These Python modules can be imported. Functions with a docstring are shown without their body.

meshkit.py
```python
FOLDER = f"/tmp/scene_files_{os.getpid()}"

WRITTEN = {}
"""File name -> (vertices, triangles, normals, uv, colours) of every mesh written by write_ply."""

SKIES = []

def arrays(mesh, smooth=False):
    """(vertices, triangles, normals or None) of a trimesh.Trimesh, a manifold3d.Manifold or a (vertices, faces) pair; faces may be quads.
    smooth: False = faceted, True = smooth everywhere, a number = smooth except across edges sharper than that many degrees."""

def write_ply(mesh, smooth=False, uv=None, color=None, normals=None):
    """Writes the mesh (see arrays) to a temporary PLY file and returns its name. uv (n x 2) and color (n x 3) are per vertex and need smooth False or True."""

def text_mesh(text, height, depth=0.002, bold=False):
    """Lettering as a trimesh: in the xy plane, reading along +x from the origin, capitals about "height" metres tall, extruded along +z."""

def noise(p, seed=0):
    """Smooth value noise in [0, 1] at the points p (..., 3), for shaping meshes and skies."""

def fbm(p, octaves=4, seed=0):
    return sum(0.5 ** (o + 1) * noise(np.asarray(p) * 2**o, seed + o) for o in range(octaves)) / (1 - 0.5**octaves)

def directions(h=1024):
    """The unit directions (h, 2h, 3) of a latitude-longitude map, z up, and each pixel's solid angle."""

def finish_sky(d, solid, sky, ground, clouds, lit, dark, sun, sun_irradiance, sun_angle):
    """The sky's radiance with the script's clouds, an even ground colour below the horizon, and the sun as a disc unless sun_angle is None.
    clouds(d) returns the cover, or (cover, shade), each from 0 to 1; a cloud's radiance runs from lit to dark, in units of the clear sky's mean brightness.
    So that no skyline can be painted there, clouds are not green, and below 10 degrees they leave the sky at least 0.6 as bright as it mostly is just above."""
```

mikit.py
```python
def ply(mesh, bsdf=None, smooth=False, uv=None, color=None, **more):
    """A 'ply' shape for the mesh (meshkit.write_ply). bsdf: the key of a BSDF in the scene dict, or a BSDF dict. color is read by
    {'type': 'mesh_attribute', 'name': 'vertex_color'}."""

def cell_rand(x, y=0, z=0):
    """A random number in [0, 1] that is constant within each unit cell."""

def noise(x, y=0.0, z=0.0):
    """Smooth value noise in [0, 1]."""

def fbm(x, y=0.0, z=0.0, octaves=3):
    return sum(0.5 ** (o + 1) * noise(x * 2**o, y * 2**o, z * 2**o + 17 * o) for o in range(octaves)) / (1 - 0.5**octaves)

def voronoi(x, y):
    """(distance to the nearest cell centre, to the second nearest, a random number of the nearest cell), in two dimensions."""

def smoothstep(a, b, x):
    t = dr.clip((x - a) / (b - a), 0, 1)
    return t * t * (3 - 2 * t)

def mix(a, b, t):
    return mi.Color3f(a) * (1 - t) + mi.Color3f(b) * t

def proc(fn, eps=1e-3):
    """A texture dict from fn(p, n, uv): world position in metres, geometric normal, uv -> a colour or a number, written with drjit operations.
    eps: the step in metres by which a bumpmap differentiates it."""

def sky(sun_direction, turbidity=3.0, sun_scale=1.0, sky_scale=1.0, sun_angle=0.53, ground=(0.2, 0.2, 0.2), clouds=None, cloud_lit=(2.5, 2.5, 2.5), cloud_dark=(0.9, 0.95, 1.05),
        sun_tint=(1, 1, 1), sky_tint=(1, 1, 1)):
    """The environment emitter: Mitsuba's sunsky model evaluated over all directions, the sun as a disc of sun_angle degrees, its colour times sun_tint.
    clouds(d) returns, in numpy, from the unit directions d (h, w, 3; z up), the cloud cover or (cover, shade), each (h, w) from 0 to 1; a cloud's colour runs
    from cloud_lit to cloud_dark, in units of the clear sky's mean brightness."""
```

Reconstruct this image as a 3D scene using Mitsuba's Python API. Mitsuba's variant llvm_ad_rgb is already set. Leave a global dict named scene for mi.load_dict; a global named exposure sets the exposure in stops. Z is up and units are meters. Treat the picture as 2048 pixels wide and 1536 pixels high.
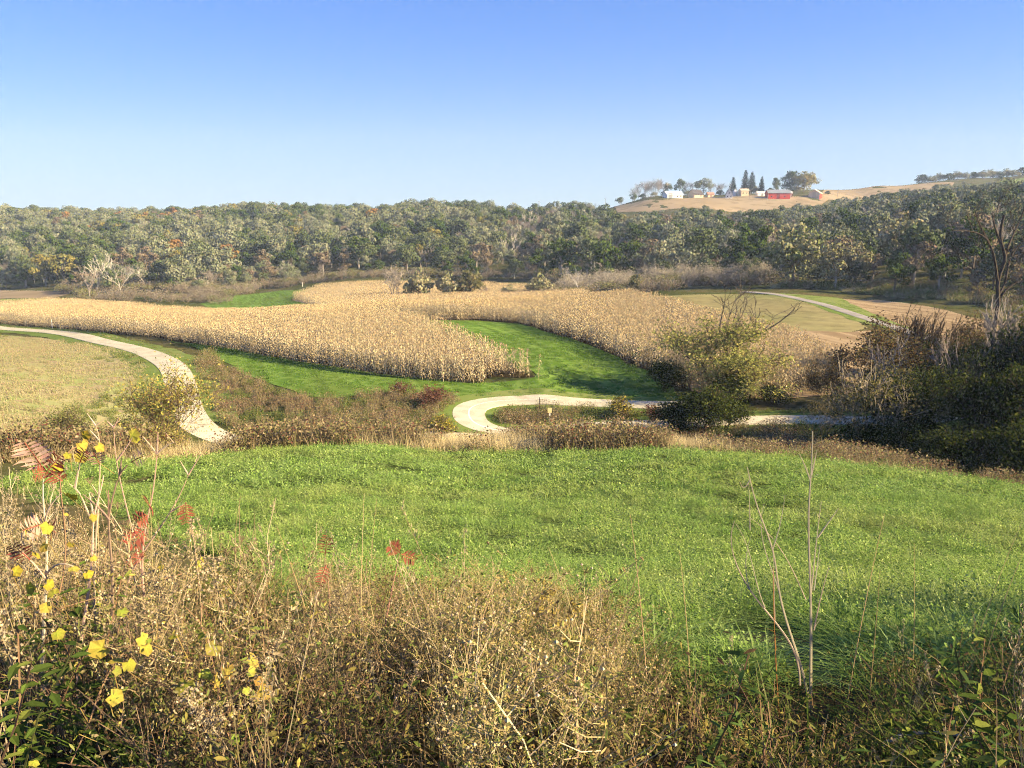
import math
import numpy as np
import mitsuba as mi
import drjit as dr
import mikit, meshkit
from scipy.interpolate import RBFInterpolator
from scipy.spatial import Delaunay
from shapely.geometry import Polygon, Point
import shapely

T = mi.ScalarTransform4f
scene, labels = {}, {}
# ------------------------------------------------------------------ camera, sky, exposure (metres, z up, eye at the origin)
PITCH = 12.3
scene['haze_air'] = {'type': 'homogeneous', 'albedo': {'type': 'rgb', 'value': [0.95, 0.95, 0.95]}, 'sigma_t': {'type': 'rgb', 'value': [0.00014, 0.00018, 0.00026]}}
scene['camera'] = {'type': 'perspective', 'fov': 67.0, 'fov_axis': 'x', 'near_clip': 0.05, 'far_clip': 12000.0,
                   'to_world': T().look_at(origin=[0, 0, 0], target=[0, math.cos(math.radians(PITCH)), -math.sin(math.radians(PITCH))], up=[0, 0, 1]),
                   'medium': {'type': 'ref', 'id': 'haze_air'}}
scene['sky'] = mikit.sky([0.87, -0.27, 0.43], turbidity=2.4, sun_scale=1.0, sky_scale=0.55, sun_tint=(0.98, 1.0, 0.95), sky_tint=(0.34, 0.57, 1.12), ground=(0.12, 0.12, 0.08),
                         clouds=lambda d: 0.85 * np.exp(-(np.degrees(np.arcsin(np.clip(d[..., 2], 0, 1))) / 5.5) ** 1.4), cloud_lit=(1.8, 2.35, 2.85))
exposure = 3.6

# ------------------------------------------------------------------ terrain
CTRL = np.array([(-19.41,53,-16.01),(-24.79,58,-15.7),(-30.76,70,-15.36),(-33.75,76,-15.03),(-46.93,95,-16.32),(-58.18,108,-17.41),(-76.53,127,-18.96),(-93.39,140,-20.16),(-41.53,72,-14.82),(-50.68,80,-14.86),(-30.84,50,-13.02),(-39.36,58,-13.12),(-65.3,108,-17.91),(-25.57,38,-10.68),(-4.69,59,-15.57),(1.14,66,-15.87),(7.18,65,-15.9),(20.39,58,-15.5),(12.05,57,-15.55),(6.08,73,-15.52),(13.83,76,-15.39),(2.57,72,-14.92),(-1.44,92,-15.25),(-4.66,112,-15.25),(-14.19,66,-15.38),(-20.91,68,-15.38),(-27.59,80,-15.4),(-14.05,75,-15.19),(-40.43,99,-16.41),(-64.49,120,-17.99),(-97.29,146,-20.36),(32.61,155,-15.57),(51.89,150,-15.07),(-10.86,116,-15.42),(35.34,128,-15.34),(41.92,112,-14.88),(41.35,95,-15.12),(26.98,66,-15.38),(51.75,118,-14.76),(52.52,95,-15.12),(53.85,80,-14.97),(63.76,112,-14.88),(67.57,142,-15.46),(70.02,105,-14.99),(41.84,67,-15.61),(26.73,48,-14.84),(32.35,47,-13.87),(-54.26,260,-23.61),(-3.64,235,-22.09),(-109.96,235,-25.12),(-165.45,250,-26.73),(-191.53,290,-28.2),(-92.68,250,-25.92),(-139.03,215,-26),(-86.87,190,-24),(-37.49,140,-18.6),(-11.35,145,-18),(7.2,150,-17.6),(-25.46,180,-21),(-46.86,175,-22),(21.12,190,-19.5),(-275.92,330,-31),(-501.68,600,-8),(-206.93,320,-28.5),(-291,450,-17),(-388,600,-6),(-517.34,800,-9),(-105.89,320,-26),(-148.91,450,-14),(-198.55,600,-3),(-264.73,800,-8),(-22.71,290,-23),(-32.89,420,-12),(-43.85,560,-3),(-62.65,800,-8),(27.79,250,-21),(46.68,420,-11),(58.91,530,-3.5),(77.8,700,4),(87.58,690,7),(55.7,700,1),(32.13,530,-4),(42.44,700,-5),(60.02,440,-11),(72.98,535,-6),(61,350,-15),(76.69,440,-11),(93.25,535,-5.5),(111.55,640,14),(132.47,760,14),(63.13,210,-17),(105.21,350,-12),(135.27,450,-9),(165.33,550,-4),(204.41,680,17.8),(240.48,800,18.5),(161.47,680,16.5),(229.52,590,1.5),(259.7,690,19.5),(82.53,180,-15),(183.39,400,-6),(252.16,550,1),(316.35,690,10),(350.74,765,26.5),(412.63,900,27),(116.4,180,-11),(194,300,-1),(323.34,500,6),(446.2,690,13),(427.71,830,33),(474.89,830,37.5),(536.74,830,41.5),(590.2,830,45),(646.67,1000,38),(260.69,300,2),(695.17,800,45),(-1254.19,1500,-20),(-1293.34,2000,-20),(-496.37,1500,-15),(-22.73,1500,-15),(480.96,1600,0),(1293.34,2000,10),(1398.17,1500,20),(0,0,-1.62),(0,2,-1.8),(0,3.5,-2.25),(0,5,-2.9),(0,8,-4.1),(0,12,-5.5),(0,20,-7.5),(0,28,-9.2),(0,33,-10.15),(0,37,-11.2),(0,45,-14),(0,50,-15.2),(8,12,-5.5),(13,20,-7.6),(16.5,25,-9),(20,30,-11),(26,40,-14),(3,4,-2.5),(6,8,-4.15),(12.7,29,-9.6),(16,37,-12),(20,46,-14.8),(7,33,-10.2),(10,42,-13.4),(-7,33,-10.05),(-8,42,-13.2),(-10.9,31,-9.7),(-13,40,-12.8),(-12.6,28,-9.15),(-15,36,-11.4),(-14.7,25,-8.3),(-3,4,-2.5),(-5,7,-3.6),(-8,12,-5.3),(-11,18,-6.8),(-20,22,-7.5),(25,18,-8.2),(0,-10,-1.2),(0,-50,1),(30,-20,-1),(-30,-20,-1),(-40,10,-4),(40,10,-7),(70,40,-12),(-80,40,-11),(-150,100,-15),(120,80,-12),(200,120,-8),(-250,200,-22),(0,-400,2),(400,-300,2),(-400,-300,2),(500,200,15),(-500,200,-15),(-1500,500,-10),(1500,500,30),(0,-2000,0)])
def warp(P):
    r = np.linalg.norm(P, axis=-1, keepdims=True) + 1e-9
    return P * np.log1p(r / 8) / r
RBF = RBFInterpolator(warp(CTRL[:, :2]), CTRL[:, 2], kernel='thin_plate_spline', smoothing=2e-4)
def H(x, y):
    x, y = np.broadcast_arrays(np.asarray(x, float), np.asarray(y, float))
    return RBF(warp(np.stack([x.ravel(), y.ravel()], -1))).reshape(x.shape)
def normal_at(x, y, e=0.6):
    gx = (H(x + e, y) - H(x - e, y)) / (2 * e)
    gy = (H(x, y + e) - H(x, y - e)) / (2 * e)
    n = np.stack([-gx, -gy, np.ones_like(gx)], -1)
    return n / np.linalg.norm(n, axis=-1, keepdims=True)
RNG = np.random.default_rng(11)

# ------------------------------------------------------------------ materials
noise, fbm, mix, smoothstep = mikit.noise, mikit.fbm, mikit.mix, mikit.smoothstep
def two(d): return {'type': 'twosided', 'bsdf': d}
def diffuse(fn): return two({'type': 'diffuse', 'reflectance': mikit.proc(fn)})
def soil_fn(a, b, c, s1, s2):
    def fn(p, n, uv):
        f1, f2 = fbm(p.x * s1, p.y * s1, 0.0, 3), fbm(p.x * s2, p.y * s2, 3.0, 3)
        return mix(mix(a, b, smoothstep(0.3, 0.7, f1)), c, smoothstep(0.45, 0.75, f2))
    return fn
scene['mat_ground'] = diffuse(soil_fn((0.075, 0.09, 0.03), (0.12, 0.105, 0.05), (0.05, 0.055, 0.022), 0.15, 1.7))
scene['mat_turf'] = diffuse(soil_fn((0.035, 0.055, 0.014), (0.05, 0.07, 0.02), (0.028, 0.038, 0.011), 0.35, 2.6))
scene['mat_soil'] = diffuse(soil_fn((0.035, 0.027, 0.014), (0.055, 0.042, 0.02), (0.02, 0.017, 0.008), 1.3, 7.0))
def strip_fn(p, n, uv):
    rows = noise((p.x * 0.93 + p.y * 0.36) * 1.9, (p.y * 0.93 - p.x * 0.36) * 0.12, 0.0)
    f = fbm(p.x * 1.5, p.y * 1.5, 0.0, 3)
    g = fbm(p.x * 0.12, p.y * 0.12, 5.0, 2)
    c = mix((0.085, 0.165, 0.026), (0.15, 0.24, 0.052), smoothstep(0.3, 0.7, f))
    c = mix(c, (0.12, 0.17, 0.04), smoothstep(0.55, 0.8, g) * 0.6)
    return c * (0.7 + 0.45 * rows)
scene['mat_strip'] = diffuse(strip_fn)
def hay_fn(p, n, uv):
    f, g = fbm(p.x * 0.8, p.y * 0.8, 0.0, 3), fbm(p.x * 0.06, p.y * 0.06, 4.0, 3)
    rows = noise((p.x * 0.6 + p.y * 0.8) * 0.8, (p.x * 0.8 - p.y * 0.6) * 0.06, 1.0)
    c = mix((0.20, 0.215, 0.085), (0.26, 0.235, 0.115), smoothstep(0.3, 0.75, g))
    return c * (0.55 + 0.5 * f + 0.3 * rows)
scene['mat_hay'] = diffuse(hay_fn)
def stubble_fn(p, n, uv):
    rows = noise((p.x * 0.94 + p.y * 0.34) * 1.4, (p.y * 0.94 - p.x * 0.34) * 0.05, 0.0)
    f = fbm(p.x * 1.2, p.y * 1.2, 2.0, 3)
    return mix((0.23, 0.17, 0.10), (0.36, 0.28, 0.175), smoothstep(0.2, 0.8, rows * 0.6 + f * 0.4))
scene['mat_stubble'] = diffuse(stubble_fn)
scene['mat_field'] = diffuse(soil_fn((0.27, 0.215, 0.14), (0.32, 0.26, 0.17), (0.235, 0.19, 0.12), 0.02, 0.15))
scene['mat_meadow'] = diffuse(soil_fn((0.34, 0.315, 0.16), (0.24, 0.29, 0.10), (0.30, 0.25, 0.15), 0.12, 0.8))
scene['mat_verge'] = diffuse(soil_fn((0.14, 0.20, 0.05), (0.19, 0.23, 0.075), (0.11, 0.16, 0.04), 0.1, 0.9))
def path_fn(p, n, uv):
    f = fbm(p.x * 1.1, p.y * 1.1, 0.0, 4)
    return mix((0.46, 0.43, 0.32), (0.56, 0.525, 0.40), smoothstep(0.25, 0.75, f)) * (0.9 + 0.2 * noise(p.x * 14, p.y * 14, 0.0))
scene['mat_path'] = diffuse(path_fn)
def road_fn(p, n, uv):
    f = fbm(p.x * 0.9, p.y * 0.9, 0.0, 4)
    return mix((0.26, 0.25, 0.23), (0.33, 0.315, 0.29), smoothstep(0.25, 0.75, f))
scene['mat_road'] = diffuse(road_fn)
vc = {'type': 'mesh_attribute', 'name': 'vertex_color'}
scene['mat_leaf'] = {'type': 'principledthin', 'base_color': vc, 'roughness': 0.85, 'spec_trans': 0.0, 'diff_trans': 0.55, 'spec_tint': 0.0, 'eta': 1.12}
scene['mat_crown'] = {'type': 'principledthin', 'base_color': vc, 'roughness': 0.85, 'spec_trans': 0.0, 'diff_trans': 0.15, 'spec_tint': 0.0, 'eta': 1.2}
scene['mat_dry'] = two({'type': 'diffuse', 'reflectance': vc})
scene['mat_paint'] = two({'type': 'principled', 'base_color': vc, 'roughness': 0.6, 'specular': 0.3})

# ------------------------------------------------------------------ mesh building
def unit(v): return v / (np.linalg.norm(v, axis=-1, keepdims=True) + 1e-12)
class MB:
    def __init__(s): s.v, s.f, s.c, s.n = [], [], [], 0
    def add(s, v, f, c):
        v = np.asarray(v, float); c = np.broadcast_to(np.asarray(c, float), v.shape)
        s.v.append(v); s.f.append(np.asarray(f, int) + s.n); s.c.append(c); s.n += len(v); return s
    def arrays(s): return np.vstack(s.v), np.vstack(s.f), np.clip(np.vstack(s.c), 0.004, 0.9)
    def ply(s, mat, smooth=False):
        v, f, c = s.arrays()
        return mikit.ply((v, f), mat, smooth=smooth, color=c)
    def join(s, o, M=None):
        v, f, c = o.arrays()
        if M is not None: v = v @ M[:3, :3].T + M[:3, 3]
        return s.add(v, f, c)
def tube(m, pts, rad, c, sides=4, cap=False):
    p = np.asarray(pts, float); k = len(p)
    t = unit(np.gradient(p, axis=0))
    a = np.cross(t, np.where(np.abs(t[:, 2:]) < 0.9, [0, 0, 1.0], [1.0, 0, 0])); a = unit(a); b = np.cross(t, a)
    ang = np.arange(sides) * 2 * np.pi / sides
    r = np.broadcast_to(rad, (k,))
    v = p[:, None] + r[:, None, None] * (np.cos(ang)[None, :, None] * a[:, None] + np.sin(ang)[None, :, None] * b[:, None])
    i, j = np.meshgrid(np.arange(k - 1), np.arange(sides), indexing='ij')
    q = np.stack([i * sides + j, i * sides + (j + 1) % sides, (i + 1) * sides + (j + 1) % sides, (i + 1) * sides + j], -1).reshape(-1, 4)
    f = np.vstack([q[:, [0, 1, 2]], q[:, [0, 2, 3]]])
    if cap: f = np.vstack([f, [[(k - 1) * sides, (k - 1) * sides + x, (k - 1) * sides + x + 1] for x in range(1, sides - 1)]])
    return m.add(v.reshape(-1, 3), f, c)
# leaf outlines: points (along, across, lift) and triangles
QUAD = (np.array([[-.5, -.42, 0], [.45, -.5, .08], [.5, .4, 0], [-.4, .5, -.08]]), np.array([[0, 1, 2], [0, 2, 3]]))
LEAF = (np.array([[0, 0, 0], [.35, -.2, .05], [.75, -.13, .03], [1, 0, -.06], [.75, .13, .03], [.35, .2, .05], [.5, 0, -.03]]),
        np.array([[0, 1, 6], [1, 2, 6], [2, 3, 6], [3, 4, 6], [4, 5, 6], [5, 0, 6]]))
LANCE = (np.array([[0, 0, 0], [.3, -.085, .02], [.3, .085, .02], [.65, -.075, -.02], [.65, .075, -.02], [1, 0, -.16]]),
         np.array([[0, 1, 2], [1, 3, 2], [2, 3, 4], [3, 5, 4]]))
OVAL = (np.array([[0, 0, 0], [.4, -.32, .05], [1, 0, -.05], [.4, .32, .05]]), np.array([[0, 1, 2], [0, 2, 3]]))
def cards(m, P, D, N, S, col, tpl=QUAD):
    """leaves at P growing along D with face normal about N, length S, colours col."""
    P = np.asarray(P, float); k = len(P)
    x = unit(np.broadcast_to(D, (k, 3)).astype(float)); z = np.broadcast_to(N, (k, 3)).astype(float)
    z = unit(z - (z * x).sum(-1, keepdims=True) * x); y = np.cross(z, x)
    tv, tf = tpl; S = np.broadcast_to(S, (k,))
    v = P[:, None] + S[:, None, None] * (tv[None, :, :1] * x[:, None] + tv[None, :, 1:2] * y[:, None] + tv[None, :, 2:] * z[:, None])
    f = (tf[None] + (np.arange(k) * len(tv))[:, None, None]).reshape(-1, 3)
    c = np.repeat(np.broadcast_to(col, (k, 3)), len(tv), axis=0)
    return m.add(v.reshape(-1, 3), f, c)
def blades(m, P, h, lean, w, col, seg=3, tip=None):
    """grass blades: rise h, bend by the vector lean (k,2), width w, tip colour."""
    P = np.asarray(P, float); k = len(P); h, w = np.broadcast_to(h, (k,)), np.broadcast_to(w, (k,))
    side = unit(np.stack([-lean[:, 1], lean[:, 0], np.zeros(k)], -1)) + 0
    rows, cs = [], []
    col = np.broadcast_to(col, (k, 3)); tip = col if tip is None else np.broadcast_to(tip, (k, 3))
    for i in range(seg + 1):
        t = i / seg; z = h * (t - 0.35 * t * t * np.minimum(1.5, np.linalg.norm(lean, axis=1) / (h + 1e-6)))
        c = P + np.stack([lean[:, 0] * t * t, lean[:, 1] * t * t, z], -1)
        ww = w * (1 - t ** 1.6) * 0.5
        if i < seg: rows += [c - side * ww[:, None], c + side * ww[:, None]]; cs += [col * (1 - t) + tip * t] * 2
        else: rows += [c]; cs += [tip]
    v = np.stack(rows, 1); nv = v.shape[1]
    tf = []
    for i in range(seg - 1): a = 2 * i; tf += [[a, a + 1, a + 3], [a, a + 3, a + 2]]
    tf += [[nv - 3, nv - 2, nv - 1]]
    f = (np.array(tf)[None] + (np.arange(k) * nv)[:, None, None]).reshape(-1, 3)
    return m.add(v.reshape(-1, 3), f, np.stack(cs, 1).reshape(-1, 3))
def jitter(rng, c, k, amt=0.25, hue=0.08):
    c = np.asarray(c, float)
    return np.clip(c * (1 + amt * (rng.random((k, 1)) * 2 - 1)) * (1 + hue * (rng.random((k, 3)) * 2 - 1)), 0.004, 0.9)
def pick(rng, cols, k, amt=0.25):
    cols = np.asarray(cols, float)
    return np.clip(cols[rng.integers(0, len(cols), k)] * (1 + amt * (rng.random((k, 1)) * 2 - 1)), 0.004, 0.9)
def rdir(rng, k): return unit(rng.normal(size=(k, 3)))

GROUPS = {}
def group(name, **parts):
    scene['kit_' + name] = {'type': 'shapegroup', **parts}; GROUPS[name] = list(parts); return name
COUNT = {}
def key_for(base):
    n = COUNT.get(base, 0); COUNT[base] = n + 1
    return base if n == 0 else f'{base}_{n:03d}'
def mat4(x, y, z, rot=0.0, s=1.0, sz=None, up=None, tilt=None):
    c, sn = math.cos(rot), math.sin(rot)
    R = np.array([[c, -sn, 0], [sn, c, 0], [0, 0, 1.0]])
    if up is not None:
        u = np.asarray(up, float); a = unit(np.cross([0, 1, 0.0], u)); R = np.stack([a, np.cross(u, a), u], 1) @ R
    if tilt is not None:
        u = unit(np.array([tilt[0], tilt[1], 1.0])); a = unit(np.cross([0, 1, 0.0], u)); R = np.stack([a, np.cross(u, a), u], 1) @ R
    M = np.eye(4); M[:3, :3] = R * np.array([s, s, sz if sz is not None else s]); M[:3, 3] = x, y, z
    return M
def inst(key, grp, M):
    scene[key] = {'type': 'instance', 'kit': {'type': 'ref', 'id': 'kit_' + grp}, 'to_world': T(M)}
def thing(base, label, cat, grp=None, M=None, family=None):
    k = key_for(base)
    labels[k] = {'label': label, 'category': cat, **({'group': family} if family else {})}
    if grp: inst(k, grp, M)
    for part in GROUPS.get(grp, ()):
        if part in ('foliage', 'seed_head', 'blade', 'leaf', 'crown', 'branch', 'trunk', 'stem') and M is not None: labels[f'{k}__{part}'] = {'kind': 'stuff'}
    return k
STUFF_N = {}
def stuff(name, label, cat):
    labels[name] = {'label': label, 'category': cat, 'kind': 'stuff'}; STUFF_N[name] = 0
def stuff_inst(name, grp, M):
    STUFF_N[name] += 1; inst(f'{name}__{STUFF_N[name]:03d}', grp, M)
def single(key, m, mat, label, cat, kind=None, smooth=False):
    scene[key] = m.ply(mat, smooth); labels[key] = {'label': label, 'category': cat, **({'kind': kind} if kind else {})}

def scatter(poly, spacing, rng, jit=0.45):
    P = Polygon(poly).buffer(0); x0, y0, x1, y1 = P.bounds
    gx, gy = np.meshgrid(np.arange(x0, x1, spacing), np.arange(y0, y1, spacing))
    p = np.stack([gx.ravel(), gy.ravel()], -1); p += (rng.random(p.shape) * 2 - 1) * spacing * jit
    return p[shapely.contains_xy(P, p[:, 0], p[:, 1])]
def smooth_line(pts, step):
    from scipy.interpolate import CubicSpline
    p = np.asarray(pts, float); t = np.r_[0, np.cumsum(np.linalg.norm(np.diff(p, axis=0), axis=1))]
    return CubicSpline(t, p)(np.arange(0, t[-1], step))
def sheet(key, poly, mat, lift, step, label, cat=None, seed=0):
    """a field as a draped sheet that follows the terrain"""
    P = Polygon(poly).buffer(0); rng = np.random.default_rng(seed)
    if P.geom_type != 'Polygon': P = max(P.geoms, key=lambda g: g.area)
    L = P.exterior.length; b = np.array([P.exterior.interpolate(d).coords[0] for d in np.arange(0, L, step * 0.7)])
    b = b + (meshkit.noise(np.c_[b / 4.0, b[:, :1] * 0], seed)[:, None] - 0.5) * min(0.8, step * 0.5)
    Q = Polygon(b).buffer(0)
    i = scatter(list(Q.exterior.coords) if Q.geom_type == 'Polygon' else b, step, rng, 0.25)
    p = np.vstack([b, i]); tri = Delaunay(p).simplices; c = p[tri].mean(1)
    tri = tri[shapely.contains_xy(Q, c[:, 0], c[:, 1])]
    a = np.cross(p[tri[:, 1]] - p[tri[:, 0]], p[tri[:, 2]] - p[tri[:, 0]]); tri[a < 0] = tri[a < 0][:, ::-1]
    v = np.c_[p, H(p[:, 0], p[:, 1]) + lift]
    scene[key] = mikit.ply((v, tri), mat, smooth=True)
    labels[key] = {'label': label, 'category': cat or 'field', 'kind': 'structure'}
def ribbon(key, pts, width, mat, lift, label, cat, step=0.8, skirt=0.25):
    c = smooth_line(pts, step); t = unit(np.gradient(c, axis=0)); n = np.stack([-t[:, 1], t[:, 0]], -1)
    w = np.broadcast_to(width, (len(c),)) if np.ndim(width) == 0 else np.interp(np.linspace(0, 1, len(c)), np.linspace(0, 1, len(width)), width)
    rows = []
    zc = H(c[:, 0], c[:, 1])
    for o, dz in ((-.5, -skirt), (-.5, 0), (-.25, .012), (0, .02), (.25, .012), (.5, 0), (.5, -skirt)):
        q = c + n * (w * o * (1.02 if dz < -.1 else 1))[:, None]
        rows.append(np.c_[q, 0.75 * H(q[:, 0], q[:, 1]) + 0.25 * zc + lift + dz])
    v = np.stack(rows, 1); k, r = v.shape[:2]
    i, j = np.meshgrid(np.arange(k - 1), np.arange(r - 1), indexing='ij')
    q = np.stack([i * r + j, (i + 1) * r + j, (i + 1) * r + j + 1, i * r + j + 1], -1).reshape(-1, 4)[:, ::-1]
    scene[key] = mikit.ply((v.reshape(-1, 3), q), mat, smooth=40)
    labels[key] = {'label': label, 'category': cat, 'kind': 'structure'}
    return c, n

# ------------------------------------------------------------------ the ground
rr = np.r_[0.02, 0.3 * 1.019 ** np.arange(480)]
rr = rr[rr < 1500]
th = np.radians(np.r_[np.arange(46, 134, 0.45), np.arange(134, 406, 4.0)])
R, A = np.meshgrid(rr, th, indexing='ij')
X, Y = R * np.cos(A), R * np.sin(A)
Z = H(X, Y)
k, r = X.shape
i, j = np.meshgrid(np.arange(k - 1), np.arange(r), indexing='ij')
q = np.stack([i * r + j, (i + 1) * r + j, (i + 1) * r + (j + 1) % r, i * r + (j + 1) % r], -1).reshape(-1, 4)
scene['ground'] = mikit.ply((np.stack([X, Y, Z], -1).reshape(-1, 3), q), 'mat_ground', smooth=True)
labels['ground'] = {'label': 'rolling valley ground under grass, weeds and woods', 'category': 'ground', 'kind': 'structure'}

STRIP = [(-48.14,106.11),(-40.41,98.95),(-30.41,88.49),(-21.23,79.88),(-13.97,74.55),(-8.29,72.11),(-2.31,71.3),(2.4,71.27),(1.76,74),(-1.28,81.28),(-3.58,85.33),(-7.36,90.67),(-11.69,97.36),(-17.2,108.26),(-26.6,122.44),(-21.5,125.31),(-10.77,115.07),(-4.76,114.45),(1.17,112.07),(3.83,104.95),(7.75,94.03),(11.34,83.83),(13.72,75.34),(15.05,69.69),(14.53,65.08),(7.78,66.53),(1.15,66.85),(-3.23,65.66),(-6.39,66.91),(-10.83,66.94),(-15.65,64.71),(-18.54,65.86),(-21.02,68.36),(-25.69,74.26),(-32.12,83.71),(-41.24,97.84)]
sheet('green_strip', STRIP, 'mat_strip', 0.05, 1.6, 'bright green hay strip curving up between the two standing corn fields', 'field', 1)
sheet('hay_field', [(21.96,161.05),(31.23,153.08),(43.3,157.53),(51.51,148.87),(51.71,138.88),(49.76,113.33),(48.02,103.67),(43.29,99.65),(35.76,100.43),(32.62,106.13),(25.99,122.93)], 'mat_hay', 0.05, 2.5, 'grey green mown hay field on the knoll right of the corn', 'field', 2)
sheet('stubble_field', [(26.67,109),(33.07,107.62),(36.19,101.68),(43.61,100.41),(47.44,101.65),(42.72,88.57),(29.77,66.36),(22.96,64.46),(18.34,64.78),(16.2,68.64)], 'mat_stubble', 0.06, 2.2, 'tan harvested corn rows between hay field and brush', 'field', 3)
sheet('brown_field', [(59.56,144.96),(68.82,144.67),(70.09,131.08),(68.63,114.11),(70.76,104.88),(70.67,84.51),(53.71,63.52),(54.96,81.71),(53.37,93.16),(53.67,106.25),(55.32,119.09)], 'mat_stubble', 0.05, 2.5, 'brown bare field beyond the gravel road', 'field', 4)
sheet('road_verge', [(50.35,157.38),(55.99,150.61),(62.25,146.91),(55.99,120.55),(54.13,107.2),(53.56,93.5),(53.87,87.82),(52.84,88.03),(51.12,101.04),(48.87,111.25),(51.37,137.96),(49.45,148.44)], 'mat_verge', 0.07, 2.0, 'bright yellow green grass verge along the gravel road', 'grass', 5)
sheet('left_meadow', [(-130.8,163.98),(-84.86,126.99),(-67.41,114.1),(-53.21,99.83),(-43.06,87),(-35.82,75.59),(-30.76,65.65),(-25.93,55.42),(-20.16,41.31),(-17.89,32.18),(-20.24,29.32),(-24.25,27.17)], 'mat_meadow', 0.05, 1.5, 'pale dry meadow slope left of the concrete path', 'meadow', 6)
sheet('far_left_field', [(-256.81,300.16),(-169.17,255.71),(-157.33,252.62),(-148.53,251.58),(-152.31,270.23),(-199.33,301.98),(-282.09,330.66)], 'mat_field', 0.06, 5, 'small tan field at the foot of the woods on far left', 'field', 7)
sheet('far_left_pasture', [(-237.23,276.74),(-152.92,230.68),(-136.23,225.31),(-132.54,234.5),(-145.95,249.93),(-156.74,251.67),(-167.65,253.37),(-255.48,298.57)], 'mat_strip', 0.05, 5, 'thin green pasture in front of the far left tan field', 'pasture', 8)
sheet('stream_pasture', [(-90.99,225.38),(-93.57,261.68),(-82.47,275.74),(-65.51,264.75),(-68.88,251.72),(-67.88,236.57),(-51.15,205.76),(-37.9,180.49),(-27.48,130.52),(-52.26,159.56)], 'mat_strip', 0.06, 4, 'green pasture beside the rocky stream in the valley bottom', 'pasture', 9)
sheet('farm_field', [(89.14,703.74),(95.67,643.85),(114.8,616.56),(153.91,651.24),(187.04,667.38),(238.9,660.03),(274.68,681.74),(241.59,622.54),(201.04,594.88),(158.53,576.22),(99.58,571.62),(80.44,604.16)], 'mat_field', 0.12, 9, 'tan harvested field on the hill below the farm', 'field', 10)
sheet('ridge_field', [(310.77,791.7),(356.18,793.67),(408.65,799.62),(431.4,777.86),(389.05,708.19),(352.75,688.4),(321.39,714.03),(252.09,650.64)], 'mat_field', 0.12, 12, 'long tan field along the top of the right ridge', 'field', 11)
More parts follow.
